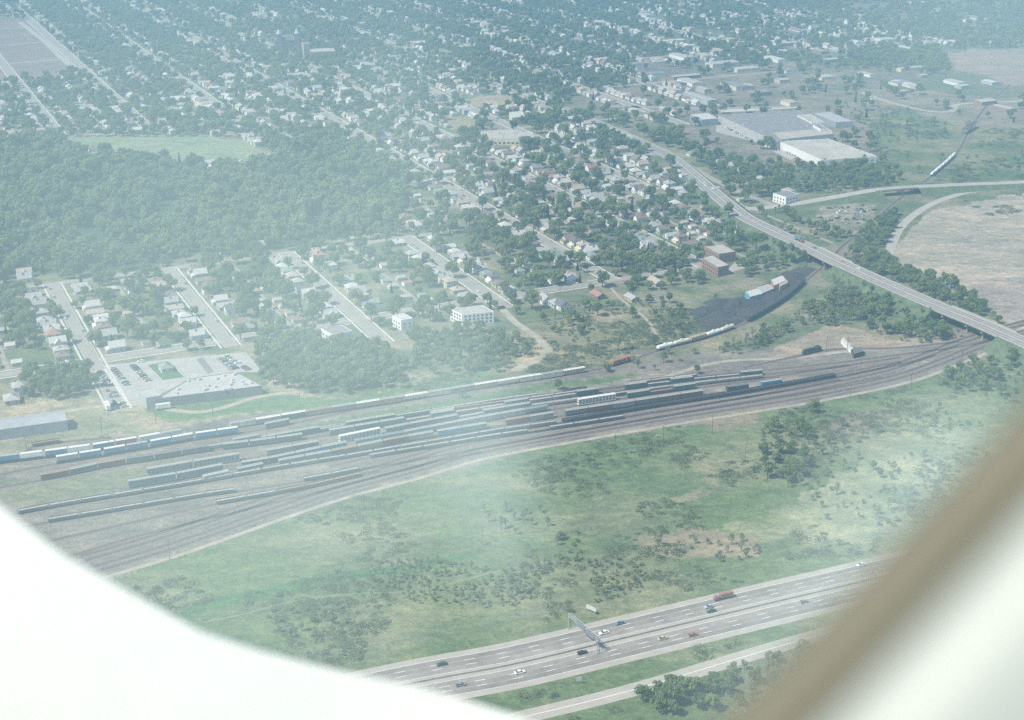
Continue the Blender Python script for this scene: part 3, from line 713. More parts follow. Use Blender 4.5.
consist('T6', 122, 235, [('rack','bluegrey','light')], 'left in the sixth row', 7)
consist('T6', 237, 350, [(B,'brightblue','light'),(B,'green','light'),(B,'grey','light')], 'in the sixth row', 7, cyc='rand')
consist('T6', 352, 570, [(G,'grey','light'),(HP,'bluegrey','x'),(B,'palegrey','light')], 'in the sixth row', 9, cyc='rand')
consist('T6', 574, 618, [('rack','white','white')], 'above the maroon boxcars', 9)
consist('T7', 196, 236, [(HP,'palegrey','x')], 'at the left of the seventh row', 9)
consist('T7', 237, 274, [(B,'darkgrey','light')], 'in the left of the seventh row', 9)
consist('T7', 276, 430, [(B,'grey','light'),(B,'tan','light'),(B,'green','light'),(B,'brown','rust')], 'in the seventh row', 10, cyc='rand')
consist('T7', 430, 500, [(B,'blue','light'),(B,'bluegrey','light')], 'midway in the seventh row', 10)
consist('T7', 502, 563, [(B,'maroon','rust'),(B,'grey','light')], 'in the seventh row above the gondolas', 10)
consist('T7', 564, 722, [(B,'grey','light'),(B,'darkgrey','light'),(B,'brown','light')], 'in the right of the seventh row', 12, cyc='rand')
consist('T7', 723, 753, [(B,'black','dark')], 'beside the blue boxcar', 12)
consist('T7', 754, 790, [(B,'brightblue','light')], 'at the right end of the yard', 12)
consist('T8', 12, 560, [(G,'darkgrey','light'),(G,'darkgrey','light'),(G,'grey','light')], 'of the long low train', 13, cyc='rand')
consist('T8', 561, 856, [(G,'black','dark')], 'of the long low train', 13)
consist('T9', 364, 545, [(G,'darkgrey','light'),(G,'green','light')], 'of the short low row', 14)
consist('T10', 40, 246, [(G,'darkgrey','light')], 'of the lowest row', 15)
consist('T10', 247, 272, [(B,'palegrey','white')], 'in the lowest row', 15)
consist('T10', 274, 299, [(B,'brown','light')], 'in the lowest row', 15)
consist('T10', 300, 382, [(G,'darkgrey','light')], 'at the right of the lowest row', 15)
consist('T15', 266, 422, [(G,'darkgrey','light'),(B,'green','light')], 'in the left row by the grass strip', 27, cyc='rand')
consist('T15', 425, 600, [(G,'darkgrey','light'),(G,'brown','rust'),(G,'grey','light')], 'in the row by the grass strip', 17, cyc='rand')
consist('T4', 622, 700, [(G,'darkgrey','light')], 'at the right of the topmost row', 17)
consist('T5', 582, 636, [(G,'darkgrey','light')], 'in the middle right yard', 17)
consist('T6', 622, 700, [(B,'green','light'),(G,'brown','rust')], 'in the right of the sixth row', 17)
consist('T9', 548, 640, [(G,'darkgrey','light')], 'right of the short low row', 18)
consist('T11', 210, 372, [(G,'darkgrey','light'),(G,'brown','rust')], 'in the lowest short row', 19, cyc='rand')
consist('T14', 797, 828, [('loco','black','x')], 'beside the sheds right of the yard', 15)
# ---------------------------------------------------------------- houses
WALLC = {'white':(0.70,0.69,0.65),'cream':(0.58,0.54,0.42),'pale yellow':(0.60,0.56,0.42),'pale green':(0.42,0.50,0.40),'grey':(0.38,0.38,0.37),'brick':(0.26,0.175,0.14),'tan':(0.44,0.36,0.27),'pale blue':(0.40,0.48,0.54)}
ROOFC = {'grey':(0.325,0.32,0.30),'pale grey':(0.43,0.42,0.385),'brown':(0.20,0.15,0.12),'green':(0.20,0.24,0.20),'red':(0.30,0.17,0.14),'dark':(0.12,0.12,0.12),'tan':(0.36,0.30,0.24)}
WM = {k: mat('wall_'+k.replace(' ', '_'), v, 0.85, 0.10, 0.8) for k, v in WALLC.items()}
RM = {k: mat('roof_'+k.replace(' ', '_'), v, 0.9, 0.22, 0.7) for k, v in ROOFC.items()}
M_GLASS = mat('window_glass', (0.035,0.045,0.05), 0.12, 0.1, 1, 0, 0.6); M_BRICK = WM['brick']; M_DOOR = mat('door_paint', (0.20,0.10,0.07), 0.6, 0.2, 1)
M_FLATROOF = mat('flat_roof_gravel', (0.35,0.33,0.285), 1, 0.22, 0.12); M_TARROOF = mat('tar_roof', (0.20,0.19,0.185), 1, 0.25, 0.12)
def gable(mb, w, d, z, h, ov=0.5, cx=0, cy=0, th=0.22):     # ridge along y
    W, D = w/2+ov, d/2+ov; zz = z-ov*h/(w/2)
    mb.poly([(cx-W,cy-D,zz),(cx,cy-D,z+h),(cx+W,cy-D,zz),(cx-W,cy+D,zz),(cx,cy+D,z+h),(cx+W,cy+D,zz),
             (cx-W,cy-D,zz+th),(cx,cy-D,z+h+th),(cx+W,cy-D,zz+th),(cx-W,cy+D,zz+th),(cx,cy+D,z+h+th),(cx+W,cy+D,zz+th)],
            (6,7,10,9),(7,8,11,10),(0,3,4,1),(1,4,5,2),(0,1,7,6),(1,2,8,7),(4,3,9,10),(5,4,10,11),(3,0,6,9),(2,5,11,8))
def hip(mb, w, d, z, h, ov=0.6, cx=0, cy=0):
    W, D = w/2+ov, d/2+ov; r = max(D-W, 0.3)
    mb.poly([(cx-W,cy-D,z),(cx+W,cy-D,z),(cx+W,cy+D,z),(cx-W,cy+D,z),(cx,cy-r,z+h),(cx,cy+r,z+h),(cx-W,cy-D,z-.2),(cx+W,cy-D,z-.2),(cx+W,cy+D,z-.2),(cx-W,cy+D,z-.2)],
            (0,1,4),(1,2,5,4),(2,3,5),(3,0,4,5),(6,9,8,7),(0,6,7,1),(1,7,8,2),(2,8,9,3),(3,9,6,0))
def gwall(mb, w, d, h, g, cx=0, cy=0):
    mb.box(cx, cy, 0, w, d, h)
    for y in (-d/2, d/2): mb.poly([(cx-w/2,cy+y,h),(cx+w/2,cy+y,h),(cx,cy+y,h+g)], (0,1,2) if y < 0 else (2,1,0))
def house_kits():
    K = []
    win = MB().box(0, 0, 0, 1.1, 0.12, 1.4).mesh('window', M_GLASS); winx = MB().box(0, 0, 0, 0.12, 1.1, 1.4).mesh('window', M_GLASS)
    door = MB().box(0, 0, 0, 1.0, 0.12, 2.1).mesh('door', M_DOOR); ch = MB().box(0, 0, 0, 0.7, 0.9, 2.2).mesh('chimney', M_BRICK)
    def wins(w, d, rows):
        o = []
        for z in rows:
            for x in (-w*.28, w*.28): o += [('window', win, (x, d/2+.03, z)), ('window', win, (x, -d/2-.03, z))]
            for y in (-d*.25, d*.25): o += [('window', winx, (w/2+.03, y, z)), ('window', winx, (-w/2-.03, y, z))]
        return o
    # storey and a half, gable to the street, with porch
    a = MB(); gwall(a, 7.4, 10.5, 4.2, 3.4); r = MB(); gable(r, 7.4, 10.5, 4.2, 3.4)
    p = MB().box(0, 6.4, 0, 6.8, 2.4, 2.5); pr = MB().poly([(-3.8,5.2,3.4),(3.8,5.2,3.4),(3.8,8,2.6),(-3.8,8,2.6),(-3.8,5.2,2.5),(3.8,5.2,2.5),(3.8,8,2.5),(-3.8,8,2.5)], (0,3,2,1),(3,7,6,2),(0,4,7,3),(1,2,6,5),(4,5,6,7))
    K.append(('storey and a half house', [('wall', a.mesh('wall', WM['white']), (0,0,0)), ('roof', r.mesh('roof', RM['grey']), (0,0,0), [('chimney', ch, (1.2,-1,6.3))]), ('porch', p.mesh('porch', WM['white']), (0,0,0), [('porch_roof', pr.mesh('porch_roof', RM['grey']), (0,0,0))])]+wins(7.4, 10.5, (1.0,))+[('window', win, (0, 5.28, 4.6)), ('window', win, (0, -5.28, 4.6))]))
    # two storey foursquare
    a = MB().box(0, 0, 0, 8.4, 9.2, 5.9); r = MB(); hip(r, 8.4, 9.2, 5.9, 2.9)
    p = MB().box(0, 5.6, 0, 7.6, 2.0, 2.6)
    K.append(('two storey house', [('wall', a.mesh('wall', WM['white']), (0,0,0)), ('roof', r.mesh('roof', RM['grey']), (0,0,0), [('chimney', ch, (-2,1,7.0))]), ('porch', p.mesh('porch', WM['white']), (0,0,0))]+wins(8.4, 9.2, (1.0, 3.8))))
    # ranch, ridge along the street
    a = MB(); gwall(a, 8.0, 12.5, 2.9, 2.0); r = MB(); gable(r, 8.0, 12.5, 2.9, 2.0, 0.7)
    K.append(('low gabled house', [('wall', a.mesh('wall', WM['white']), (0,0,0)), ('roof', r.mesh('roof', RM['grey']), (0,0,0), [('chimney', ch, (0.9,2,3.6))]), ('door', door, (1.2, 6.3, 0.3))]+wins(8.0, 12.5, (1.0,))))
    # hipped bungalow
    a = MB().box(0, 0, 0, 8.6, 10.6, 3.3); r = MB(); hip(r, 8.6, 10.6, 3.3, 2.6)
    K.append(('hipped bungalow', [('wall', a.mesh('wall', WM['white']), (0,0,0)), ('roof', r.mesh('roof', RM['grey']), (0,0,0), [('chimney', ch, (2,-1,3.7))]), ('door', door, (0, 5.35, 0.3))]+wins(8.6, 10.6, (1.0,))))
    # cross gabled
    a = MB(); gwall(a, 7.0, 11.0, 4.6, 3.0); a2 = MB(); r = MB(); gable(r, 7.0, 11.0, 4.6, 3.0)
    a.box(3.6, 0, 0, 4.6, 5.4, 4.4); a.poly([(5.9,-2.7,4.4),(5.9,2.7,4.4),(5.9,0,6.9)], (0,1,2))
    r.poly([(6.4,-3.2,3.9),(6.4,0,7.1),(6.4,3.2,3.9),(0,-3.2,3.9),(0,0,7.1),(0,3.2,3.9)], (0,1,4,3),(1,2,5,4),(0,3,5,2))
    K.append(('cross gabled house', [('wall', a.mesh('wall', WM['white']), (0,0,0)), ('roof', r.mesh('roof', RM['grey']), (0,0,0), [('chimney', ch, (-1.2,-2,6))]), ('door', door, (-0.5, 5.55, 0.3))]+wins(7.0, 11.0, (1.0,))))
    return K
HK = house_kits()
def garage_kit():
    a = MB(); gwall(a, 6.2, 6.8, 2.6, 1.4); r = MB(); gable(r, 6.2, 6.8, 2.6, 1.4, 0.3)
    d = MB().box(0, 0, 0.05, 4.6, 0.1, 2.2)
    return [('wall', a.mesh('wall', WM['white']), (0,0,0)), ('roof', r.mesh('roof', RM['grey']), (0,0,0)), ('garage_door', d.mesh('garage_door', mat('garage_door', (0.55,0.54,0.5), 0.6, 0.1, 2)), (0,-3.46,0))]
GK = garage_kit()
TOWN = [(-400,380),(0,374),(240,345),(330,343),(500,312),(515,316),(560,306),(700,268),(705,275),(765,262),(745,235),(715,204),(780,208),(795,190),(735,160),(690,146),(655,130),(705,100),(640,66),(760,60),(1300,20),(1300,-200),(-900,-200)]
NOHOUSE = WOODS+[FIELD, PLOUGH, BALL, LOT2, [(440,300),(505,296),(505,335),(440,335)], [(385,308),(418,308),(418,340),(385,340)], [(315,322),(350,322),(350,350),(315,350)],
   [(455,118),(548,118),(548,150),(455,150)], [(262,26),(345,26),(345,66),(262,66)], [(690,240),(748,240),(748,280),(690,280)], [(820,-50),(1300,-60),(1300,10),(900,30),(820,20)],
   [(636,134),(690,134),(690,160),(636,160)], [(560,280),(645,250),(700,262),(700,300),(560,300)]]
def ok_house(X, Y):
    px, py = pix(X, Y); m = inpoly(px, py, TOWN)
    for P in NOHOUSE: m &= ~inpoly(px, py, P)
    m &= clear_of(np.asarray(X, float), np.asarray(Y, float), 4.5)
    return m, px, py
rr = random.Random(5)
lots = []
for k, s in enumerate(S_LINES+[1410,1510,1610]):
    for sd in (-1, 1):
        t = 958.0; n = 0
        while t < 3000:
            c = min(T_LINES, key=lambda q: abs(q-t))
            if abs(c-t) > 11:
                n += 1; lots.append((k, sd, n, s+sd*rr.uniform(17.5, 19.5), t+rr.uniform(-.8, .8), s))
            t += rr.uniform(12.6, 15.0)
wt = [town(l[3], l[4]) for l in lots]
m, PX, PY = ok_house([w.x for w in wt], [w.y for w in wt])
cand = []
for l, w, okk, x, y in zip(lots, wt, m, PX, PY):
    if not okk or rr.random() < 0.13: continue
    cand.append((w.length, l, w, float(x), float(y)))
# extra hand placed houses by the near crossings
infr = [c for c in cand if -12 < c[3] < 1036 and -5 < c[4] < 720]; infr.sort(key=lambda c: c[0])
near, far = infr[:286], infr[286:]+[c for c in cand if not(-12 < c[3] < 1036 and -5 < c[4] < 720)]
SIDES = {-1: 'left', 1: 'right'}; cnt = {}
HOUSES = []
ws = ['white']*10+['cream']*4+['pale yellow']*2+['pale green']*2+['grey']*3+['tan']*2+['brick']+['pale blue']
rs = ['grey']*7+['pale grey']*6+['brown']*3+['green']*2+['dark']*2+['red']+['tan']*3
near.sort(key=lambda c: (c[1][0], c[1][1], c[1][4]))
HG = 'houses along the long town streets'
def put_house(p, rz, label, wc, rc, ti, near_=True):
    tn, K = HK[ti]
    full = K if near_ else [q for q in K if q[0] != 'window' and q[0] != 'door']
    place(full, 'house', label, 'house', p, rz, HG, rr.uniform(0.92, 1.06), {'wall': WM[wc], 'porch': WM[wc], 'roof': RM[rc], 'porch_roof': RM[rc]})
STN = {0:'far left street'}
A_ANG = math.atan2(TA[1], TA[0])               # direction of the s axis
for d, l, w, x, y in near:
    k, sd = l[0], l[1]; cnt[(k, sd)] = cnt.get((k, sd), 0)+1
    wc, rc, ti = rr.choice(ws), rr.choice(rs), rr.randrange(5)
    rz = A_ANG+(-math.pi/2 if sd < 0 else math.pi/2)   # local +Y looks at the street
    lb = '%s house, %s roof, %s up the %s side of the %s long street' % (wc, rc, ordinal(cnt[(k, sd)]), SIDES[sd], ordinal(k+1))
    put_house(w, rz, lb, wc, rc, ti, d < 1450); HOUSES.append((w.x, w.y, 6.5))
for x, y, wc, rc, ti, rz, lb in [(20,393,'white','grey',1,0.4,'white two storey house alone at the lower left edge above the long grey shed'),(12,402,'grey','grey',3,0.4,'grey house with white trim at the left edge above the long grey shed'),
    (166,370,'white','green',3,A_ANG,'white house with green roof standing alone inside the car park'),(68,372,'white','pale grey',1,A_ANG,'white house beside the trees left of the car park entrance'),
    (545,303,'white','grey',0,A_ANG,'white gabled house at the lower edge of town near the dirt road'),(556,306,'pale green','grey',3,A_ANG,'pale green bungalow at the lower edge of town'),
    (562,309,'white','dark',0,A_ANG,'white house with dark roof at the lower edge of town'),(568,281,'white','grey',4,A_ANG,'white house between big trees above the last cross street'),(598,297,'brick','red',2,A_ANG,'reddish low house at the end of the last cross street'),
    (591,258,'white','green',3,A_ANG,'white bungalow with pale green roof among the central trees'),(656,284,'grey','tan',2,A_ANG,'grey low house below the brick blocks'),(632,300,'tan','grey',2,A_ANG,'low tan house in the scrub below the last street')]:
    put_house(at(x, y), rz, lb, wc, rc, ti); q = at(x, y); HOUSES.append((q.x, q.y, 7))
# garages along the alleys: individuals where near
gl = []
for k in range(len(S_LINES)-1):
    sm = (S_LINES[k]+S_LINES[k+1])/2
    for sd in (-1, 1):
        t = 960.0
        while t < 2100:
            if min(abs(q-t) for q in T_LINES) > 10 and rr.random() < 0.62: gl.append((k, sd, sm+sd*6.8, t))
            t += rr.uniform(13, 19)
gw = [town(g[2], g[3]) for g in gl]; m, PX, PY = ok_house([w.x for w in gw], [w.y for w in gw])
m2, px2, py2 = inpoly(PX, PY, TOWN), PX, PY
ok = m2.copy()
for P in NOHOUSE: ok &= ~inpoly(PX, PY, P)
gcand = [(w.length, g, w) for g, w, o, x, y in zip(gl, gw, ok, PX, PY) if o and -10 < x < 1034 and y > 0 and g[2] < 830]
gcand.sort(key=lambda c: c[0]); gn = gcand[:130]; gn.sort(key=lambda c: (c[1][0], c[1][1], c[1][3])); cnt = {}
for d, g, w in gn:
    cnt[(g[0], g[1])] = cnt.get((g[0], g[1]), 0)+1; wc, rc = rr.choice(['white','white','cream','grey','tan']), rr.choice(rs)
    place(GK, 'garage', '%s garage, %s roof, %s up %s side of alley right of %s long street' % (wc, rc, ordinal(cnt[(g[0], g[1])]), SIDES[g[1]], ordinal(g[0]+1)), 'garage', w,
          A_ANG+(math.pi/2 if g[1] < 0 else -math.pi/2)+math.pi, 'garages along the back alleys', rr.uniform(.85, 1.05), {'wall': WM[wc], 'roof': RM[rc]})
    HOUSES.append((w.x, w.y, 3.6))
# far suburb: one object with three colours of wall under mixed roofs
def far_mass():
    groups = [('walls', [WM['white'], WM['cream'], WM['grey']]), ('roofs', [RM['pale grey'], RM['grey'], RM['tan'], RM['brown']])]
    mw_ = [MB() for _ in range(3)]; mr_ = [MB() for _ in range(4)]
    pts = [(c[2].x, c[2].y, c[2].length) for c in far]+[(c[2].x, c[2].y, c[2].length) for c in gcand[130:] ]
    for X, Y, D in pts:
        rz = A_ANG+rr.choice((0, math.pi/2)); w, d, h, g = rr.uniform(6.5, 9), rr.uniform(8, 12), rr.choice((3.0, 4.2, 5.6)), rr.uniform(1.8, 3.2)
        a = MB(); gwall(a, w, d, h, g); r = MB(); (gable if rr.random() < .7 else hip)(r, w, d, h, g)
        c, n = math.cos(rz), math.sin(rz)
        for src, dst in ((a, rr.choice(mw_)), (r, rr.choice(mr_))):
            dst.poly([(X+x*c-y*n, Y+x*n+y*c, z) for x, y, z in src.v], *src.f)
    me = bpy.data.meshes.new('distant_houses'); V, Fc, mi = [], [], []
    for j, (b, mt) in enumerate(zip(mw_+mr_, groups[0][1]+groups[1][1])):
        o = len(V); V += b.v; Fc += [tuple(o+i for i in f) for f in b.f]; mi += [j]*len(b.f); me.materials.append(mt)
    me.from_pydata(V, [], Fc); me.polygons.foreach_set('material_index', mi); me.update()
    tag(link('distant_houses', me), 'mass of small pale roofed houses filling the far suburb', 'houses', kind='stuff')
    for X, Y, D in pts: HOUSES.append((X, Y, 6))
far_mass()

# ---------------------------------------------------------------- larger buildings: roof outlines surveyed at roof height
def block(name, label, cat, quad, z, wall, roof, parapet=0.5, rooms=None, z0=0.0, winrows=None, winm=None, vents=0):
    Q = [at(x, y, z) for x, y in quad]; c = sum(Q, Vector())/len(Q); c.z = 0
    L = [(q.x-c.x, q.y-c.y) for q in Q]
    a = sum(L[i][0]*L[(i+1) % len(L)][1]-L[(i+1) % len(L)][0]*L[i][1] for i in range(len(L)))
    if a < 0: L = L[::-1]
    t = thing(name, label, cat, c)
    link('wall', MB().prism(L, z0, z).mesh('wall', wall), t)
    sh = [(x*0.985, y*0.985) for x, y in L]
    r = link('roof', MB().prism(sh, z+0.003, z+0.25).mesh('roof', roof), t)
    if parapet:
        mb = MB(); n = len(L)
        for i in range(n):
            p, q = Vector(L[i]), Vector(L[(i+1) % n]); d = (q-p); l = d.length; mid = (p+q)/2; ang = math.atan2(d.y, d.x)
            nv = Vector((-d.y, d.x))/l*0.16; mb.box(mid.x+nv.x, mid.y+nv.y, z+0.002+0.001*i, l-0.33, 0.3, parapet, ang)
        link('parapet', mb.mesh('parapet', wall), t)
    if vents:
        vr = random.Random(len(label)); lx = [p[0] for p in L]; ly = [p[1] for p in L]
        vm = MB().box(0, 0, 0, 2.2, 1.6, 1.3).mesh('roof_vent', mat('roof_vent', (0.55,0.55,0.53), 0.5, 0.1, 1, 0.3)); k = 0
        while k < vents:
            x, y = vr.uniform(min(lx), max(lx))*.9, vr.uniform(min(ly), max(ly))*.9
            if inpoly(np.array([x]), np.array([y]), L)[0]: link('roof_vent', vm, t, (x, y, z+0.25), vr.random()*3); k += 1
    if winrows:
        n = len(L)
        for i in range(n):
            p, q = Vector(L[i]), Vector(L[(i+1) % n]); d = q-p; l = d.length; ang = math.atan2(d.y, d.x); out = Vector((d.y, -d.x))/l
            if out.y > 0.35: continue
            step = winrows[1]; m_ = max(1, int((l-2)/step))
            wm = MB().box(0, 0, 0, winrows[2], 0.14, winrows[3]).mesh('window', winm or M_GLASS)
            for zz in winrows[0]:
                for j in range(m_):
                    f = (j+0.5)/m_*(l-2)+1; w = p+d*(f/l)+out*0.04; link('window', wm, t, (w.x, w.y, zz), ang)
    for x, y in L: pass
    HOUSES.append((c.x, c.y, max(Vector(p).length for p in L)*0.8)); return t, L
W_, CR = WM['white'], WM['cream']
M_SHEET = mat('corrugated_sheet', (0.30,0.33,0.35), 0.5, 0.15, 0.3, 0.2); M_PLANT = mat('plant_wall', (0.40,0.39,0.36), 0.8, 0.12, 0.2)
block('apartment_block', 'white three storey apartment block with rows of windows near the dirt road', 'apartments', [(450,309.5),(462,315),(494,312),(482,305.5)], 8.5, W_, M_FLATROOF, 0.5, winrows=((1.0,3.8,6.4), 3.0, 1.5, 1.4))
block('apartment_block', 'small white flat roofed block below the street crossing, left of the big one', 'apartments', [(392,316),(401,320.5),(413,318.5),(404,313.5)], 8, W_, RM['pale grey'], 0.4, winrows=((1.2,4.2), 3.4, 1.3, 1.4))
block('apartment_block', 'white walled building with grey roof half hidden by trees left of the crossing', 'apartments', [(321,329),(332,335),(352,331),(341,325)], 8, W_, M_TARROOF, 0.4, winrows=((1.2,4.2), 3.4, 1.3, 1.4))
block('apartment_block', 'upper brick block with pale flat roof beside the trunk road', 'apartments', [(704,246.5),(719,254.5),(736,252),(722,244.5)], 8, M_BRICK, M_FLATROOF, 0.6, winrows=((1.2,4.4), 3.6, 1.5, 1.5))
block('apartment_block', 'lower brick block with pale flat roof above the coal ground', 'apartments', [(702,258.5),(718,268),(729,265.5),(712,255.5)], 8, M_BRICK, M_FLATROOF, 0.6, winrows=((1.2,4.4), 3.6, 1.5, 1.5))
block('warehouse', 'two storey white building at the junction of trunk road and northern road', 'building', [(773,193.5),(786,197.5),(799,194.5),(787,190.5)], 8, W_, M_TARROOF, 0.5, winrows=((1.2,4.4), 4, 1.5, 1.4))
block('school', 'low tan school building with a large flat roof in the middle town', 'school', [(476,132),(479,138.5),(538,139),(531,132),(505,130)], 7, CR, M_FLATROOF, 0.5, vents=8, winrows=((1.2,), 5, 3, 1.8))
block('school_hall', 'square pale school hall behind the low school building', 'school', [(509,112.5),(512,118),(525,116.5),(522,111)], 8, CR, RM['pale grey'], 0.4)
block('warehouse', 'small white roofed warehouse left of the large plant', 'warehouse', [(690,114.5),(702,120),(718,118.5),(708,113)], 8, M_SHEET, RM['pale grey'], 0.3)
t_, L_ = block('factory', 'dark roofed long hall of the large plant', 'factory', [(718,115.5),(776,142),(833,132),(798,110.5)], 9, M_PLANT, M_TARROOF, 0.5, vents=14)
t_, L_ = block('factory', 'tan roofed middle hall of the large plant', 'factory', [(774,133),(782,139.5),(834,134),(828,128.5)], 9.6, M_PLANT, mat('tan_roof', (0.36,0.32,0.27), 1, 0.2, 0.1), 0.4)
block('factory', 'wide pale roofed front hall of the large plant', 'factory', [(779,141.5),(822,160.5),(877,156.5),(828,139)], 8, W_, mat('pale_roof', (0.37,0.345,0.29), 1, 0.22, 0.06), 0.5, vents=6)
block('factory', 'narrow white office strip on the right of the large plant', 'factory', [(797,115.5),(812,123.5),(825,122.5),(810,114)], 10, W_, M_FLATROOF, 0.3)
block('warehouse', 'long grey roofed shed right behind the large plant', 'warehouse', [(813,113.5),(836,122.5),(853,121.5),(830,112)], 7, M_SHEET, RM['grey'], 0.3)
block('factory', 'loading annex with a white end wall on the right of the plant', 'factory', [(813,125),(821,129.5),(827,129),(819,124)], 12, W_, M_TARROOF, 0.3)
# shopping plant beside the yard
block('store_building', 'wide low building with grey roof and dark rear wall beside the upper train', 'building', [(157,399.5),(190,379),(236,372.5),(262,386.5)], 6, M_TARROOF, mat('grey_store_roof', (0.36,0.35,0.325), 1, 0.18, 0.08), 0.6, vents=22)
block('store_building', 'square taller grey corner block at the left of the low store', 'building', [(138,391),(146,398.5),(161,396),(153,388.5)], 7.5, mat('grey_block', (0.34,0.34,0.34), 0.9, 0.1, 0.2), mat('grey_store_roof', (0.36,0.35,0.325)), 0.5)
# long grey sheds at the left edge
def shed(name, label, quad, z, rise, wall, roof, ribs=0):
    A, B_, C_, D_ = [at(x, y, z) for x, y in quad]      # A-B near eave, D-C far eave
    c = (A+B_+C_+D_)/4; c.z = 0; t = thing(name, label, 'shed', c); P = [q-c for q in (A, B_, C_, D_)]
    m0, m1 = (P[0]+P[3])/2, (P[1]+P[2])/2; m0.z += rise; m1.z += rise
    G_ = [Vector((p.x, p.y, 0)) for p in P]
    link('wall', MB().poly([*G_, *P, m0, m1], (0,1,5,4), (1,2,6,9,5), (2,3,7,6), (3,0,4,8,7)).mesh('wall', wall), t)
    o = Vector((0,0,.12)); mb = MB().poly([P[0]+o, P[1]+o, m1+o, m0+o, P[3]+o, P[2]+o, P[0], P[1], m1, m0, P[3], P[2]], (0,1,2,3), (3,2,5,4), (0,6,7,1), (4,5,11,10))
    link('roof', mb.mesh('roof', roof), t)
    HOUSES.append((c.x, c.y, (B_-A).length*0.4)); return t
shed('storage_shed', 'long grey corrugated shed at the left edge above the trains', [(-60,438),(67,420.5),(63,411),(-60,427.5)], 7, 2.2, M_SHEET, mat('shed_roof', (0.30,0.31,0.32), 0.6, 0.2, 0.2))
shed('storage_shed', 'blue walled shed with white roof on the black coal ground', [(750,297),(763,293.5),(757,288.5),(745,292)], 4.5, 1.0, mat('blue_sheet', (0.10,0.36,0.46), 0.5, 0.1, 0.5), RM['pale grey'])
shed('storage_shed', 'grey roofed shed joined behind the blue one', [(763,293),(774,288.5),(768,284),(756,288)], 4.5, 1.0, M_SHEET, RM['grey'])
shed('storage_shed', 'white topped shed with orange end right of the blue shed', [(774,285.5),(786,280.5),(782,275.5),(771,280)], 4.5, 0.6, mat('orange_sheet', (0.50,0.22,0.12), 0.6, 0.1, 0.5), RM['pale grey'])
shed('storage_shed', 'small tan shed next to the white topped shed', [(780,286.5),(788,282.5),(786,279.5),(778,283.5)], 3.5, 0.6, WM['tan'], RM['tan'])
shed('tool_shed', 'small dark shed in the sandy ground right of the yard', [(854,354),(863,351.5),(861,347),(852,349)], 3.5, 1.2, mat('dark_wood', (0.08,0.075,0.07), 0.9, 0.2, 1), RM['dark'])
shed('tool_shed', 'narrow pale roof beside the small dark shed', [(841,340),(851,350),(854,349),(844,337)], 2.6, 0.4, W_, RM['pale grey'])
# dark wall / coal heaps
M_COAL = mat('coal', (0.045,0.044,0.045), 0.8, 0.4, 0.3)
def heap(px, py, r, h, label, sx=1.6, rz=0.5):
    n = 22; mb = MB(); P = []; hr = random.Random(int(px*7+py))
    for j, (k, z) in enumerate(((1, 0), (0.8, .35), (0.5, .75), (0.2, 1.0))):
        for i in range(n):
            a = 2*math.pi*i/n; q = k*r*(1+0.14*math.sin(3*a+px)+hr.uniform(-.06, .06)); P.append((q*math.cos(a)*sx, q*math.sin(a), z*h*(1+hr.uniform(-.1, .1) if j else 1)))
    mb.poly(P, *[(n*j+i, n*j+(i+1) % n, n*j+n+(i+1) % n, n*j+n+i) for j in range(3) for i in range(n)], tuple(range(3*n, 4*n)))
    tag(link('coal_heap', mb.mesh('coal_heap', M_COAL), None, at(px, py), rz), label, 'coal heap', 'coal heaps beside the siding')
for x, y, r, h, lb in [(706,312,9,4,'leftmost black coal heap on the dark ground'),(722,314,9,3.5,'second black coal heap from the left'),(718,303,8,3,'coal heap at the upper edge of the dark ground'),(738,304,9,4,'middle black coal heap below the blue shed'),(752,303,8,3,'coal heap just below the blue shed'),(772,297,8,3.5,'coal heap between the sheds and the hopper train'),(792,277,8,3,'rightmost coal heap at the narrow end')]: heap(x, y, r, h, lb)

# brick school with two towers, far upper left
def old_school():
    c = at(288, 50); t = thing('old_school', 'large old brick school with two pointed towers in the far suburb', 'school', c, A_ANG*0.4)
    dm = mat('dark_brick', (0.16,0.12,0.12), 0.9, 0.2, 0.3)
    link('wall', MB().box(0, 0, 0, 40, 24, 17).mesh('wall', dm), t); r = MB(); hip(r, 24, 40, 17, 7); rl = link('roof', r.mesh('roof', RM['dark']), t, (0,0,0), math.pi/2)
    for s_ in (-13, 15):
        tw = link('tower', MB().box(s_, -10, 0, 7, 7, 27).mesh('tower', dm), t)
        link('spire', MB().cyl((s_, -10, 27), (s_, -10, 35), 4.6, 0.2, 8).mesh('spire', RM['pale grey']), tw)
    wm = MB().box(0, 0, 0, 2, 0.3, 2.6).mesh('window', M_GLASS)
    for z in (2.5, 7.5, 12.5):
        for x in (-17, -5, -1, 3, 7): link('window', wm, t, (x, -12.1, z))
    HOUSES.append((c.x, c.y, 40))
old_school()
t_, L_ = block('school_wing', 'long red brick wing right of the old towered school', 'school', [(309,49),(311,52.5),(336,51.5),(333,48)], 14, WM['brick'], M_FLATROOF, 0.8, winrows=((2,6,10), 5, 2.4, 2))
block('school_wing', 'tall narrow pale building between old school and brick wing', 'school', [(302,42.5),(303.5,44.5),(309.5,44),(308,42)], 22, WM['tan'], M_TARROOF, 0.8)

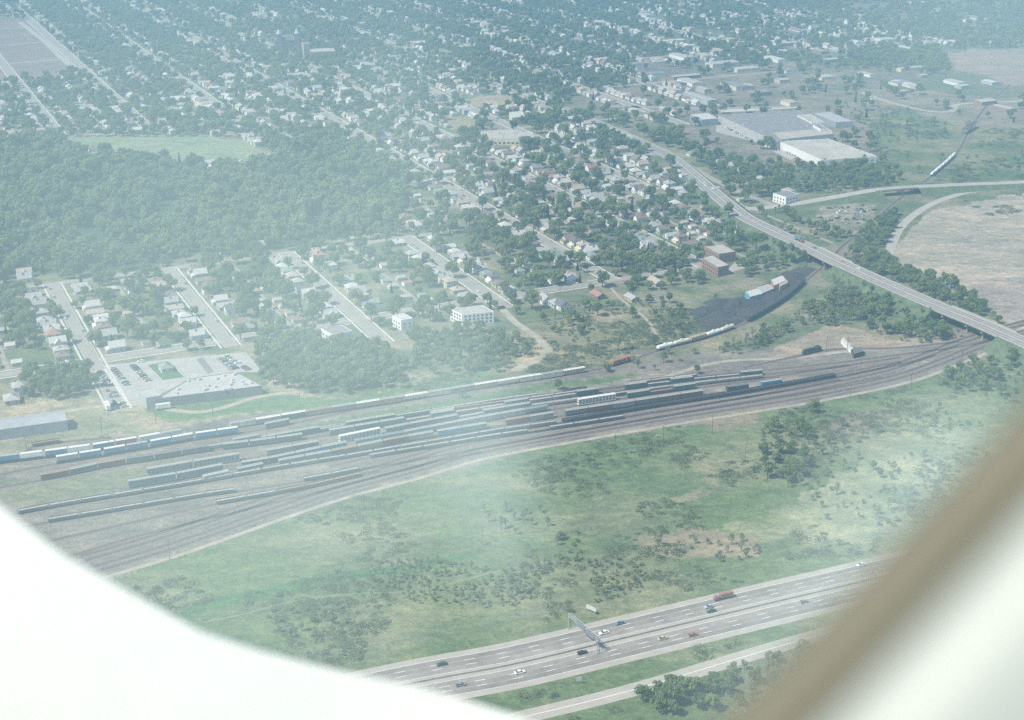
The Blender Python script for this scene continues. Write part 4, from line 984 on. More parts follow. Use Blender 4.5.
# scattered industry, upper right
far_b = [(878,38,30,14,7,'long'),(884,43,28,16,9,'white ended'),(915,88,16,10,5,'small'),(904,93,10,8,4,'low'),(922,77,12,8,4,''),(775,61,36,12,6,''),(700,100,60,12,6,''),(722,66,46,16,7,''),(745,71,40,14,6,''),(757,95,34,14,6,''),(735,88,40,18,7,''),
         (690,84,40,14,6,''),(705,58,34,14,6,''),(790,105,20,12,6,'yellow'),(985,104,26,12,6,''),(1004,110,30,10,5,''),(870,103,14,10,6,''),(778,45,30,12,6,''),(820,53,26,12,5,''),(838,51,20,10,5,''),(955,84,30,12,5,''),(962,88,16,10,5,''),(990,84,22,10,5,''),(670,92,34,12,6,''),(655,76,26,12,6,''),(640,66,30,12,6,''),(600,62,30,14,6,''),
         (615,36,22,12,6,''),(730,20,30,12,6,''),(800,22,20,12,6,''),(915,5,36,14,7,''),(940,12,30,12,6,''),(975,22,40,14,6,''),(860,18,26,12,6,''),(500,30,26,12,6,''),(420,45,30,16,6,''),(180,102,30,14,6,''),(205,108,46,12,5,''),(130,66,24,12,6,''),(115,72,20,12,6,''),(145,62,14,14,12,'')]
br = random.Random(9)
for _ in range(46):
    x_, y_ = br.uniform(640, 1010), br.uniform(8, 108)
    if y_ < 100-(x_-640)*.02 and not (740 < x_ < 860 and y_ > 98) and not (935 < x_ and 45 < y_ < 80): far_b.append((x_, y_, br.uniform(14, 46), br.uniform(8, 16), br.uniform(4, 7), ''))
fk = {}
for i, (x, y, w, d, h, nt_) in enumerate(far_b):
    wc = br.choice(['white','cream','white','grey','tan','brick']); rm_ = br.choice([M_FLATROOF, M_TARROOF, RM['pale grey'], RM['grey'], RM['tan']])
    if nt_ == 'yellow': wc = 'pale yellow'; rm_ = RM['tan']
    if nt_ in ('white ended', 'long'): wc = 'white'
    c = at(x, y); where = 'far upper left' if x < 450 else ('upper middle' if x < 660 else ('industrial ground upper right' if x < 850 else 'far right ground'))
    fk[where] = fk.get(where, 0)+1
    t = thing('warehouse', '%s low distant building, %s of its kind on the %s' % (wc, ordinal(fk[where]), where), 'warehouse', c, A_ANG+br.choice((0, math.pi/2, 0)), 'low buildings on the far industrial ground')
    mb = MB(); gwall(mb, d*1.3, w, h*0.8, h*.12); r = MB(); gable(r, d*1.3, w, h*0.8, h*.12, 0.2)
    link('wall', mb.mesh('wall', WM[wc]), t); link('roof', r.mesh('roof', rm_), t); HOUSES.append((c.x, c.y, w*0.55))

# trestle over the far track
def trestle():
    c = at(969, 131); t = thing('rail_trestle', 'dark steel railway bridge on trestle legs at the far right', 'bridge', c, 1.0)
    mb = MB().box(0, 0, 6, 50, 5, 0.8); link('deck', mb.mesh('deck', M_STEELD), t)
    mb = MB()
    for x in (-15, -5, 5, 15):
        for y in (-2, 2): mb.cyl((x, y*1.8, 0), (x, y, 6), 0.35, n=6)
    link('trestle_legs', mb.mesh('trestle_legs', M_STEELD), t)
    mb = MB()
    for y in (-2.6, 2.6):
        for i in range(8): mb.cyl((-12+3*i, y, 6.8), (-12+3*i+3, y, 11 if i % 2 == 0 else 6.8), 0.2, n=5); mb.cyl((-12+3*i, y, 11 if i % 2 else 6.8), (-9+3*i, y, 6.8), 0.2, n=5)
        mb.cyl((-10, y, 11), (10, y, 11), 0.25, n=5)
    link('truss', mb.mesh('truss', M_STEELD), t)
trestle()

# ---------------------------------------------------------------- road vehicles
def car_kit(c, kind='sedan'):
    L, W = (4.9, 1.85); body = MB(); hz = 0.95
    body.poly([(-L/2,-W/2,.3),(L/2,-W/2,.3),(L/2,W/2,.3),(-L/2,W/2,.3),(-L/2+.05,-W/2+.03,.75),(L/2-.05,-W/2+.03,.68),(L/2-.05,W/2-.03,.68),(-L/2+.05,W/2-.03,.75),(-L/2+.15,-W/2+.1,hz),(L/2-.6,-W/2+.1,hz-.05),(L/2-.6,W/2-.1,hz-.05),(-L/2+.15,W/2-.1,hz)],
              (3,2,1,0),(0,1,5,4),(1,2,6,5),(2,3,7,6),(3,0,4,7),(4,5,9,8),(5,6,10,9),(6,7,11,10),(7,4,8,11),(8,9,10,11))
    x0, x1, x2, x3 = (-1.9, -1.2, 0.4, 1.2) if kind == 'sedan' else (-2.3, -2.1, 0.4, 1.2)
    roof = MB().poly([(x0,-.80,hz+.002),(x3,-.80,hz+.002),(x3,.80,hz+.002),(x0,.80,hz+.002),(x1,-.66,1.40),(x2,-.66,1.40),(x2,.66,1.40),(x1,.66,1.40)], (0,1,5,4),(1,2,6,5),(2,3,7,6),(3,0,4,7))
    top = MB().box((x1+x2)/2, 0, 1.403, x2-x1, 1.34, 0.05)
    w = MB().cyl((0, -.1, .33), (0, .1, .33), .33, n=10).mesh('wheel', M_BLACK)
    cm = mat('carpaint_'+c, CARC[c], 0.3, 0.05, 1, 0.0, 0.5)
    return [('body', body.mesh('body', cm), (0,0,0)), ('windows', roof.mesh('windows', M_GLASS), (0,0,0)), ('roof', top.mesh('roof', cm), (0,0,0)), *[('wheel', w, (x, y, 0)) for x in (-1.5, 1.5) for y in (-.85, .85)]]
CARC = {'white':(0.75,0.75,0.73),'dark green':(0.04,0.09,0.06),'blue':(0.12,0.19,0.27),'light blue':(0.30,0.38,0.43),'red':(0.33,0.12,0.10),'yellow':(0.50,0.43,0.24),'black':(0.03,0.03,0.03),'silver':(0.45,0.46,0.47),'tan':(0.42,0.36,0.27),'grey':(0.22,0.23,0.24)}
CARK = {}
def car(c, px, py, rz, label, group=None, kind='sedan', z=0.06):
    k = (c, kind)
    if k not in CARK: CARK[k] = car_kit(c, kind)
    place(CARK[k], 'car', label, 'car', at(px, py, z), rz, group, mats={})
def heading(P, px, z=0):
    i = min(range(len(P)-1), key=lambda i: abs(float(pix(P[i].x, P[i].y, P[i].z)[0])-px)); d = P[i+1]-P[i]; return math.atan2(d.y, d.x)
for c, x, y, lb, fl, kd in [('dark green',442,665,'dark green car on the far carriageway left of the gantry',1,'sedan'),('grey',461,685.5,'dark grey car at the lower left end of the motorway',0,'wagon'),('white',520,673,'white car on the near carriageway left of the gantry',0,'sedan'),
    ('black',582.5,653.5,'black car passing just under the sign gantry on the near carriageway',0,'wagon'),('blue',620,624,'blue car right of the gantry on the far carriageway',1,'sedan'),('white',604,633.5,'white car right beside the gantry truss',1,'sedan'),
    ('yellow',663,639,'yellow car on the near carriageway',0,'sedan'),('red',693,635.5,'dull red car on the near carriageway right of the yellow one',0,'wagon'),('light blue',709,607.5,'pale blue car just below the red lorry',1,'sedan'),
    ('dark green',711.5,612,'dark green car beside the pale blue one near the lorry',1,'sedan'),('white',861,565.5,'white car at the right end of the far carriageway',1,'sedan'),('grey',804,602.5,'grey car on the right part of the near carriageway',0,'sedan')]:
    car(c, x, y, heading(MWP, x)+(math.pi if fl else 0), lb, 'cars on the motorway', kd)
def lorry(px, py, rz, label, c='red', z=0.06):
    t = thing('lorry', label, 'truck', at(px, py, z), rz); cm = mat('lorry_'+c, {'red':(0.27,0.15,0.13),'white':(0.6,0.6,0.58),'green':(0.1,0.2,0.2)}[c], 0.5, 0.1, 1)
    link('box_body', MB().box(-1.3, 0, 1.2, 7.8, 2.4, 2.4).mesh('box_body', cm), t)
    cb = link('cab', MB().box(4.6, 0, 0.9, 1.9, 2.35, 1.9).box(5.9, 0, 0.8, 1.2, 1.6, 1.1).mesh('cab', mat('lorry_cab', (0.30,0.14,0.12), 0.4, 0.05, 1)), t)
    link('windscreen', MB().box(5.56, 0, 2.0, .04, 2.0, .7).mesh('windscreen', M_GLASS), cb)
    w = MB().cyl((0, -.2, .5), (0, .2, .5), .5, n=10).mesh('wheel', M_BLACK)
    for x in (-4.4, -3.3, 2.2, 5.9):
        for y in (-1, 1): link('wheel', w, t, (x, y, 0))
    link('chassis', MB().box(0.4, 0, .75, 10, .9, .3).mesh('chassis', M_BLACK), t)
lorry(724, 598.5, heading(MWP, 724)+math.pi, 'red lorry with box body on the far carriageway'); bpy.data.objects['lorry'].scale = (.88, .92, .92)
for c, x, y, lb, q in [('yellow',831,261,'yellow car on the overpass above the siding',3.5),('white',852,270.5,'white car on the trunk road right of the overpass',3.5),('grey',809,248.5,'grey car following the lorry on the trunk road',3.5),('white',742,214,'white car high up on the trunk road',-3),('white',700,183,'small white car where the trunk road leaves town',2)]:
    p = at(x, y, 8.05 if x > 790 else (6 if x > 730 else 1.6)); i = min(range(len(TRP)-1), key=lambda i: (TRP[i]-p).length); d = TRP[i+1]-TRP[i]; n = side(TRP, i)
    if c+'s' and (c, 'sedan') not in CARK: CARK[(c, 'sedan')] = car_kit(c)
    place(CARK[(c, 'sedan')], 'car', lb, 'car', TRP[i]+n*(q)+Vector((0, 0, .09)), math.atan2(d.y, d.x)+(math.pi if q > 0 else 0), 'cars on the trunk road')
i = min(range(len(TRP)-1), key=lambda i: abs(float(pix(TRP[i].x, TRP[i].y, TRP[i].z)[0])-797)); d = TRP[i+1]-TRP[i]
q_ = TRP[i]+side(TRP, i)*4; pxy = pix(q_.x, q_.y, q_.z+.08); lorry(float(pxy[0]), float(pxy[1]), math.atan2(d.y, d.x), 'dark green lorry on the trunk road left of the overpass', 'green', q_.z+.08)
# parked cars
pk = random.Random(21); cols = ['white','blue','light blue','red','silver','tan','grey','black','dark green','white','silver','yellow']
def park_row(x0, y0, x1, y1, n, where, ang, group):
    a, b = at(x0, y0), at(x1, y1)
    for i in range(n):
        if pk.random() < 0.08: continue
        p = a.lerp(b, i/(max(n-1, 1))); c = pk.choice(cols); kd = pk.choice(('sedan','sedan','wagon'))
        if (c, kd) not in CARK: CARK[(c, kd)] = car_kit(c, kd)
        place(CARK[(c, kd)], 'car', '%s parked car, %s from upper end of %s' % (c, ordinal(i+1), where), 'car', (p.x, p.y, 0.09), ang+pk.choice((0, math.pi))+pk.uniform(-.04, .04), group)
        HOUSES.append((p.x, p.y, 2.5))
lot = [at(97,366), at(150,362), at(135,412), at(112,412)]
def pave(label, pts, z, m, name='car_park'):
    mb = MB(); mb.poly([at(x, y, z) for x, y in pts], tuple(range(len(pts)))); o = tag(link(name, mb.mesh(name, m)), label, kind='structure')
    return o
M_LOT = mat('car_park_asphalt', (0.33,0.31,0.285), 0.9, 0.2, 0.07); M_LOTD = mat('dark_asphalt', (0.17,0.165,0.17), 0.9, 0.2, 0.07)
pave('pale asphalt car park left of the low store building', [(95,366),(112,413),(140,404),(152,398),(190,380),(240,372),(262,372),(246,352),(160,360)], 0.02, M_LOT)
pave('darker parking bays at the upper side of the low store', [(196,359),(203,357),(214,372),(208,374)], 0.035, M_LOTD)
pave('dark parking bays near the street corner above the store', [(216,358),(228,356),(240,369),(230,371)], 0.035, M_LOTD)
pave('lawn square round the lone house in the car park', [(148,365),(168,361),(184,377),(163,380)], 0.045, mat('lawn', (0.07,0.13,0.05), 1, 0.3, 0.2), 'lawn')
pave('paved factory forecourt left of the plant', [(716,120),(775,142),(800,155),(790,160),(755,142),(716,132)], 0.03, M_LOT)
pave('pale yard behind the plant', [(716,113),(796,108),(800,105),(712,110)], 0.03, mat('pale_yard', (0.42,0.40,0.34), 1, 0.1, 0.05))
pave('pale apron beside the lower brick block', [(722,275),(745,268),(742,262),(735,262)], 0.03, M_CONC)
for sg in (0,): 
    mb = MB(); ribbon(mb, [at(105,369), at(131,408)], -0.9, 0.9, 0, 0.15); tag(link('traffic_island', mb.mesh('traffic_island', M_WALK)), 'pale kerbed strip dividing the car park rows', kind='structure')
PG = 'cars parked in the car park by the store'
park_row(99,372,110,386,8,'the row outside the dividing strip',0.42,PG); park_row(113,369,127,385,9,'the row right of the dividing strip',0.42,PG)
park_row(113,393,125,407,5,'the lowest row by the strip',0.42,PG); park_row(133,366,148,381,8,'the row left of the lone house',0.42,PG)
park_row(141,362,142.5,364,1,'the street side',0.42,PG); park_row(228,357,248,370,9,'the row above the store right side',0.42,PG); park_row(222,359,239,371,6,'the dark bays above the store',0.42,PG); park_row(101,380,117,408,6,'the outermost left kerb',2.0,PG)
park_row(722,126,752,141,16,'the plant forecourt back row',1.2,'cars on the plant forecourt'); park_row(730,126,770,146,18,'the plant forecourt front row',1.2,'cars on the plant forecourt'); park_row(778,150,798,157,8,'the plant corner row',1.2,'cars on the plant forecourt')
n_ = 0
while n_ < 52:
    x, y = pk.uniform(818, 876), pk.uniform(205, 226)
    if not inpoly(np.array([x]), np.array([y]), JUNK)[0] or mnoise.noise(Vector((x*.12, y*.3, 1))) < -.15: continue
    n_ += 1; c = pk.choice(['tan','grey','white','dark green','silver','black','grey','tan'])
    if (c, 'sedan') not in CARK: CARK[(c, 'sedan')] = car_kit(c)
    q = at(x, y); place(CARK[(c, 'sedan')], 'car', 'one of the old cars scattered over the sandy scrap lot', 'car', (q.x, q.y, 0.02), pk.uniform(0, 6.28), 'cars on the sandy scrap lot')
p_ = at(163.5,409.2); place(kit(('trailer','white',9,'white')), 'truck_trailer', 'white box trailer standing behind the low store near the track', 'trailer', (p_.x, p_.y, 0.05), 0.35)
p_ = at(108,409); place(kit(('trailer','white',9,'white')), 'truck_trailer', 'white trailer at the lower end of the car park', 'trailer', (p_.x, p_.y, 0.12), 2.0)
for k, s in enumerate(S_LINES):
    t = 965
    while t < 1700:
        p = town(s+pk.choice((-3.7, 3.7)), t); x, y = [float(v) for v in pix(p.x, p.y)]
        if 0 < x < 1024 and (s > 430 or t < 1125) and s < 800 and pk.random() < 0.28:
            c = pk.choice(cols); 
            if (c, 'sedan') not in CARK: CARK[(c, 'sedan')] = car_kit(c)
            place(CARK[(c, 'sedan')], 'car', '%s car parked %s metres up the %s long street' % (c, int(t-945), ordinal(k+1)), 'car', (p.x, p.y, 0.13), A_ANG+math.pi/2, 'cars parked along the town kerbs')
        t += 11

# utility poles and lamp masts
M_POLE = mat('pole_wood', (0.13,0.10,0.08), 0.9, 0.2, 1)
def pole_kit():
    m_ = MB().cyl((0,0,0), (0,0,12), .2, .12, 8).mesh('post', M_POLE); a = MB().box(0, 0, 11, 2.6, .14, .16).box(0, 0, 9.8, 2.6, .14, .16).mesh('crossarm', M_POLE)
    i_ = MB()
    for z in (11.16, 9.96):
        for x in (-1.2, -.7, .7, 1.2): i_.cyl((x, 0, z), (x, 0, z+.25), .06, n=6)
    return [('post', m_, (0,0,0)), ('crossarm', a, (0,0,0), [('insulators', i_.mesh('insulators', M_GALV), (0,0,0))])]
PK = pole_kit()
for x, y, lb in [(156,424,'beside the upper train below the low store'),(102,434,'between the long grey shed and the car park'),(213,415,'on the sandy strip right of the low store'),(27,453,'left of the brown gondola by the long shed'),(110,452,'between the first and second train'),(826,352,'right of the dark locomotives'),(847,351,'beside the pale narrow roof'),
    (961,366,'on the meadow edge left of the right overpass'),(911,384,'at the grass edge below the mains'),(850,398,'alone below the main lines'),(663,443,'in the meadow below the yard, left one'),(712,434,'in the reddish meadow patch'),(615,452,'in the meadow under the long train'),(482,545,'near the grove in the meadow'),(170,560,'at the left end of the service road'),(605,352,'beside the red engine'),(500,372,'left of the dirt lot by the upper train'),
    (300,405,'above the upper train in the grass'),(700,345,'below the coal yard train'),(745,462,'in the meadow left of the tree cluster'),(560,300,'at the lower town edge')]:
    place(PK, 'utility_pole', 'wooden utility pole '+lb, 'utility pole', at(x, y), 0.4+x*0.01, 'utility poles')

# ---------------------------------------------------------------- trees
L_TOWN = leaf_mat('leaf_town', (0.110,0.175,0.075), (0.27,0.32,0.125)); L_WOOD = leaf_mat('leaf_wood', (0.135,0.215,0.10), (0.33,0.37,0.165)); L_SCRUB = leaf_mat('leaf_scrub', (0.19,0.24,0.12), (0.29,0.33,0.17))
L_CONE = leaf_mat('leaf_conifer', (0.018,0.038,0.024), (0.03,0.055,0.03)); M_BARK = mat('bark', (0.12,0.095,0.075), 1, 0.3, 1.5)
def tree_meshes(seed, h, r, lm, n=700, style='round', q=0.75):
    g = random.Random(seed); mb = MB(); th = h*0.30
    lobes = []
    if style == 'cone':
        for i in range(n):
            z = g.random()**1.3; a = g.uniform(0, 6.283); rad = r*(1-z)*g.uniform(.6, 1)+.1; c = Vector((rad*math.cos(a), rad*math.sin(a), h*.08+z*h*.92))
            nrm = Vector((math.cos(a), math.sin(a), .5+g.uniform(-.4, .4))).normalized(); lobes.append((c, nrm))
        pts = lobes
    else:
        k = g.randint(10, 15); L = []
        cz = th+(h-th)*0.5; rz_ = (h-th)*0.5
        for i in range(k):
            a = g.uniform(0, 6.283); u = g.uniform(-.75, 1); w = math.sqrt(max(0, 1-u*u*.8))*g.uniform(.35, .85)
            L.append((Vector((r*w*math.cos(a), r*w*math.sin(a), cz+rz_*u*.72)), g.uniform(.30, .46)*r))
        L.append((Vector((0, 0, cz)), r*.55))
        pts = []
        for i in range(n):
            c, lr = L[g.randrange(len(L))] if g.random() < .93 else L[0]
            d = Vector((g.gauss(0, 1), g.gauss(0, 1), g.gauss(0, 1)+.25)).normalized()
            pts.append((c+d*lr*g.uniform(.72, 1.06), (d+Vector((g.uniform(-.55, .55), g.uniform(-.55, .55), g.uniform(-.3, .5)))).normalized()))
    for c, nrm in pts:
        u = nrm.orthogonal().normalized(); w = nrm.cross(u); a = g.uniform(0, 6.283); u, w = u*math.cos(a)+w*math.sin(a), w*math.cos(a)-u*math.sin(a)
        s_ = q*g.uniform(.6, 1.25); b = len(mb.v); m_ = nrm*s_*.25
        mb.v += [tuple(c-u*s_-m_), tuple(c-w*s_*.7), tuple(c+u*s_-m_), tuple(c+w*s_*.7)]; mb.f += [(b, b+1, b+2), (b, b+2, b+3)]
    cr = mb.mesh('crown', lm)
    tb = MB().cyl((0, 0, 0), (0, 0, th*1.3), h*.028+.06, h*.018+.03, 7)
    for i in range(4 if style != 'cone' else 0):
        a = g.uniform(0, 6.283); tb.cyl((0, 0, th), (r*.5*math.cos(a), r*.5*math.sin(a), th+(h-th)*g.uniform(.35, .6)), h*.013+.03, .04, 5)
    return cr, tb.mesh('trunk', M_BARK)
TV = {}
TV['round'] = [tree_meshes(100+i, h, r, L_TOWN, 760, q=.72) for i, (h, r) in enumerate([(12,5.4),(13.5,5.8),(10.5,5.0),(12,4.3),(9,4.2)])]
TV['conifer'] = [tree_meshes(200+i, h, r, L_CONE, 420, 'cone', q=.6) for i, (h, r) in enumerate([(12,2.0),(9,1.7)])]
TV['bush'] = [tree_meshes(300+i, h, r, L_SCRUB, 170, q=.42) for i, (h, r) in enumerate([(4.2,2.6),(3.2,2.4),(5.5,2.7)])]
TV['thin'] = [tree_meshes(400+i, h, r, L_SCRUB, 240, q=.48) for i, (h, r) in enumerate([(9,2.8),(10.5,3.0),(7.5,2.4)])]
WV = [tree_meshes(500+i, h, r, L_WOOD, 560, q=.95) for i, (h, r) in enumerate([(15,6.0),(14,5.4),(17,6.4),(12,5.2)])]
def joined(pair):                                # crown and trunk as one mesh for the uncountable masses
    me = bpy.data.meshes.new('tree_form'); a, b = pair; V, Fc, mi = [], [], []
    for j, q in enumerate((a, b)):
        o = len(V); V += [tuple(v.co) for v in q.vertices]; Fc += [tuple(o+i for i in p.vertices) for p in q.polygons]; mi += [j]*len(q.polygons); me.materials.append(q.materials[0])
    me.from_pydata(V, [], Fc); me.polygons.foreach_set('material_index', mi); me.update(); return me
def mass(name, label, cat, pts, forms):
    """pts: (x, y, z, scale, rz, form index)"""
    me = bpy.data.meshes.new(name); me.from_pydata([p[:3] for p in pts], [], [])
    for nm, ty, k in (('sc', 'FLOAT', 3), ('rz', 'FLOAT', 4)):
        a = me.attributes.new(nm, ty, 'POINT'); a.data.foreach_set('value', [p[k] for p in pts])
    a = me.attributes.new('form', 'INT', 'POINT'); a.data.foreach_set('value', [p[5] for p in pts])
    o = tag(link(name, me), label, cat, kind='stuff')
    ng = bpy.data.node_groups.new(name, 'GeometryNodeTree'); ng.interface.new_socket('Geometry', in_out='INPUT', socket_type='NodeSocketGeometry'); ng.interface.new_socket('Geometry', in_out='OUTPUT', socket_type='NodeSocketGeometry')
    N, L = ng.nodes, ng.links; gi = N.new('NodeGroupInput'); go = N.new('NodeGroupOutput'); ip = N.new('GeometryNodeInstanceOnPoints'); jn = N.new('GeometryNodeJoinGeometry')
    for f in forms[::-1]:
        so = bpy.data.objects.new('tree_form', f); oi = N.new('GeometryNodeObjectInfo'); oi.inputs['Object'].default_value = so
        gg = N.new('GeometryNodeGeometryToInstance'); L.new(oi.outputs['Geometry'], gg.inputs[0]); L.new(gg.outputs[0], jn.inputs[0])
    def attr(n_, t_):
        q = N.new('GeometryNodeInputNamedAttribute'); q.data_type = t_; q.inputs['Name'].default_value = n_; return q.outputs[0]
    cx = N.new('ShaderNodeCombineXYZ'); L.new(attr('rz', 'FLOAT'), cx.inputs['Z'])
    L.new(gi.outputs[0], ip.inputs['Points']); L.new(jn.outputs[0], ip.inputs['Instance']); ip.inputs['Pick Instance'].default_value = True
    L.new(attr('form', 'INT'), ip.inputs['Instance Index']); L.new(cx.outputs[0], ip.inputs['Rotation']); L.new(attr('sc', 'FLOAT'), ip.inputs['Scale']); L.new(ip.outputs[0], go.inputs[0])
    md = o.modifiers.new('grow', 'NODES'); md.node_group = ng; return o
def jitter(step, x0, x1, y0, y1, amp=.48):
    xs = np.arange(x0, x1, step); ys = np.arange(y0, y1, step); X, Y = np.meshgrid(xs, ys); X = X.ravel()+RNG.uniform(-amp, amp, X.size)*step; Y = Y.ravel()+RNG.uniform(-amp, amp, Y.size)*step
    return X, Y
HX = np.array(HOUSES)
cell = {}
for i, (x, y, r) in enumerate(HOUSES):
    for a in range(int((x-r-6)//20), int((x+r+6)//20)+1):
        for b in range(int((y-r-6)//20), int((y+r+6)//20)+1): cell.setdefault((a, b), []).append(i)
def off_houses(X, Y, pad):
    ok = np.ones(len(X), bool)
    for i, (x, y) in enumerate(zip(X, Y)):
        for j in cell.get((int(x//20), int(y//20)), ()):
            hx, hy, r = HOUSES[j]
            if (x-hx)**2+(y-hy)**2 < (r+pad)**2: ok[i] = False; break
    return ok
wood_pts, town_pts, scrub_pts = [], [], []
gap = lambda x, y, s_, o=0: mnoise.noise(Vector((x*s_, y*s_, o)))
X, Y = jitter(8.8, -760, 60, 1080, 1720)
px, py = pix(X, Y); m = inpoly(px, py+2, WOODS[0]) & ~inpoly(px, py, FIELD) & clear_of(X, Y, 2) & off_houses(X, Y, 3)
for x, y in zip(X[m], Y[m]):
    if gap(x, y, .02, 3) < -.30: continue
    wood_pts.append((x, y, 0, random.uniform(.5, 1.25), random.uniform(0, 6.28), random.randrange(4)))
# trees of the built-up area, thick and thin by district
DENS = [ # (polygon, probability, pad to houses, kind)
 ([(400,180),(470,195),(505,250),(520,300),(480,300),(430,262),(405,240)], .50, 'round'),
 ([(470,215),(560,190),(640,215),(690,262),(640,290),(520,310),(500,260)], .98, 'round'),
 ([(0,280),(150,275),(260,300),(250,340),(0,372)], .75, 'round'),
 ([(0,285),(80,285),(88,345),(0,372)], 1.15, 'round'),
 ([(270,275),(350,300),(352,322),(290,330),(262,300)], .9, 'round'),
 ([(500,110),(560,100),(560,160),(500,200)], .75, 'round'),
 ([(-200,0),(260,0),(420,60),(400,130),(250,132),(-200,132)], 1.0, 'round'),
 ([(260,0),(640,0),(640,60),(560,90),(420,100)], 1.1, 'round'),
 ([(640,138),(655,130),(682,142),(684,152),(664,156)], 2.2, 'round'),
 ([(560,100),(650,90),(690,110),(690,150),(600,130)], .55, 'round'),
 ([(640,-60),(1100,-60),(1100,48),(860,70),(640,70)], .42, 'round'), ([(820,44),(960,58),(960,74),(830,66)], .6, 'round'),
]
X, Y = jitter(10.5, -1700, 1900, 930, 3200); px, py = pix(X, Y)
inf = (px > -120) & (px < 1150) & (py > -60); X, Y, px, py = X[inf], Y[inf], px[inf], py[inf]
dens = np.where(inpoly(px, py, TOWN), .70, 0.0)
for P, d, k in DENS: dens = np.where(inpoly(px, py, P), d, dens)
dens = np.where(inpoly(px, py, INDUST), .10, dens)
for P in WOODS+[FIELD, PLOUGH, BALL, LOT2, DIRT, COAL, TANFAR, JUNK, [(210,352),(262,352),(262,392),(140,400),(95,366)]]: dens = np.where(inpoly(px, py, P), 0, dens)
nz = np.array([gap(x, y, .011, 1)+.5*gap(x, y, .03, 2) for x, y in zip(X, Y)])
keep = (RNG.random(len(X)) < dens*(1+1.5*nz)) & clear_of(X, Y, 0.8) & off_houses(X, Y, 1.6)
for x, y, a, b in zip(X[keep], Y[keep], px[keep], py[keep]): town_pts.append([x, y, 'conifer' if random.random() < .05 else 'round', random.uniform(.62, 1.3), a, b])
def clump(poly, step, kinds, smin, smax, p=1.0, to=None, bnd=None, nsc=.03, cut_=-9, hp=1.5):
    q = [at(a, b) for a, b in poly]; X, Y = jitter(step, min(v.x for v in q), max(v.x for v in q), min(v.y for v in q), max(v.y for v in q)); a, b = pix(X, Y)
    m = inpoly(a, b, poly) & clear_of(X, Y, .8) & off_houses(X, Y, hp) & (RNG.random(len(X)) < p)
    for x, y, u, v in zip(X[m], Y[m], a[m], b[m]):
        if gap(x, y, nsc, 5) < cut_: continue
        (town_pts if to is None else to).append([x, y, random.choice(kinds), random.uniform(smin, smax), u, v])
R_, TH, BU = 'round', 'thin', 'bush'
clump([(256,348),(300,338),(345,345),(392,352),(402,385),(340,396),(290,392),(262,380)], 7.2, [R_], .6, .95, .95)
clump([(408,338),(470,330),(520,340),(532,352),(500,372),(440,376),(412,365)], 7.0, [R_], .5, .85, .9)
clump([(402,366),(428,362),(430,380),(404,384)], 8, [R_,BU], .6, .9, .8)
clump([(18,392),(30,372),(60,376),(92,372),(100,392),(60,402),(20,402)], 7.5, [R_], .7, 1.0, .9)
clump([(530,320),(570,305),(660,300),(690,310),(690,345),(640,352),(560,340)], 6.5, [R_,TH,BU,BU], .42, .78, .85, nsc=.02, cut_=-.2)
clump([(640,355),(740,345),(745,365),(650,372)], 12, [BU,TH], .6, 1.1, .55)
clump([(612,350),(668,345),(670,370),(630,372)], 14, [TH,BU], .8, 1.1, .6)
clump([(712,354),(735,342),(762,330),(800,314),(818,300),(840,290),(870,302),(890,312),(868,318),(845,328),(815,326),(790,330),(770,345),(740,356)], 6, [TH,TH,R_,BU], .5, .85, .95)
clump([(830,288),(900,312),(960,338),(930,344),(890,340),(860,325),(830,310)], 6, [TH,R_,BU], .5, .9, .92, cut_=-.4)
clump([(842,262),(850,248),(872,225),(895,215),(905,225),(893,242),(886,258),(905,272),(935,280),(965,292),(985,306),(1000,325),(980,318),(940,300),(890,280)], 7, [R_,TH,R_], .6, .95, .95)
clump([(752,206),(770,210),(800,212),(826,240),(812,245),(790,235),(770,228)], 9, [R_,TH], .5, .8, .6)
clump([(735,262),(755,262),(815,256),(812,262),(770,272),(740,280)], 8, [R_], .5, .8, .8)
clump([(805,222),(840,232),(862,228),(868,235),(842,246),(826,246)], 8, [R_,TH], .6, .9, .8)
clump([(720,160),(770,165),(800,165),(840,175),(900,180),(880,190),(800,196),(770,185),(735,178)], 8.5, [R_,TH], .55, .95, .85)
clump([(820,164),(885,162),(905,178),(860,188),(815,180)], 8, [TH,R_], .6, .95, .85)
clump([(845,105),(905,110),(950,125),(950,140),(880,145),(850,125)], 12, [TH,BU], .8, 1.1, .5)
clump([(845,58),(900,52),(945,60),(940,76),(880,72)], 10, [R_], .7, 1.1, .6)
clump([(900,160),(1100,150),(1100,176),(900,180)], 16, [TH,BU], .7, 1.1, .45)
clump([(640,262),(700,262),(705,285),(640,292)], 8.5, [R_], .6, .95, .65)
clump([(762,432),(785,424),(818,430),(832,440),(822,468),(798,490),(770,485),(758,460)], 6.6, [R_,TH,BU], .5, .85, .85)
clump([(830,425),(880,425),(875,450),(838,460)], 10, [BU,TH], .6, 1.0, .5)
clump([(938,388),(945,368),(985,360),(1030,355),(1060,400),(980,400)], 8, [R_,BU], .45, .85, .85)
clump([(370,560),(440,560),(500,570),(560,560),(640,560),(650,585),(600,604),(520,612),(420,604),(370,596)], 3.7, [TH,BU,BU], .28, .55, .92, cut_=-.30, nsc=.02)
clump([(472,512),(510,505),(552,505),(552,532),(482,540)], 7, [TH], .55, .85, .7)
clump([(545,535),(620,530),(640,560),(560,565)], 6, [TH,BU], .4, .7, .75, cut_=-.1)
clump([(250,598),(330,590),(360,640),(270,645)], 8, [BU,TH], .5, .8, .55)
clump([(682,545),(745,535),(770,555),(720,565)], 5, [BU,TH], .4, .7, .5)
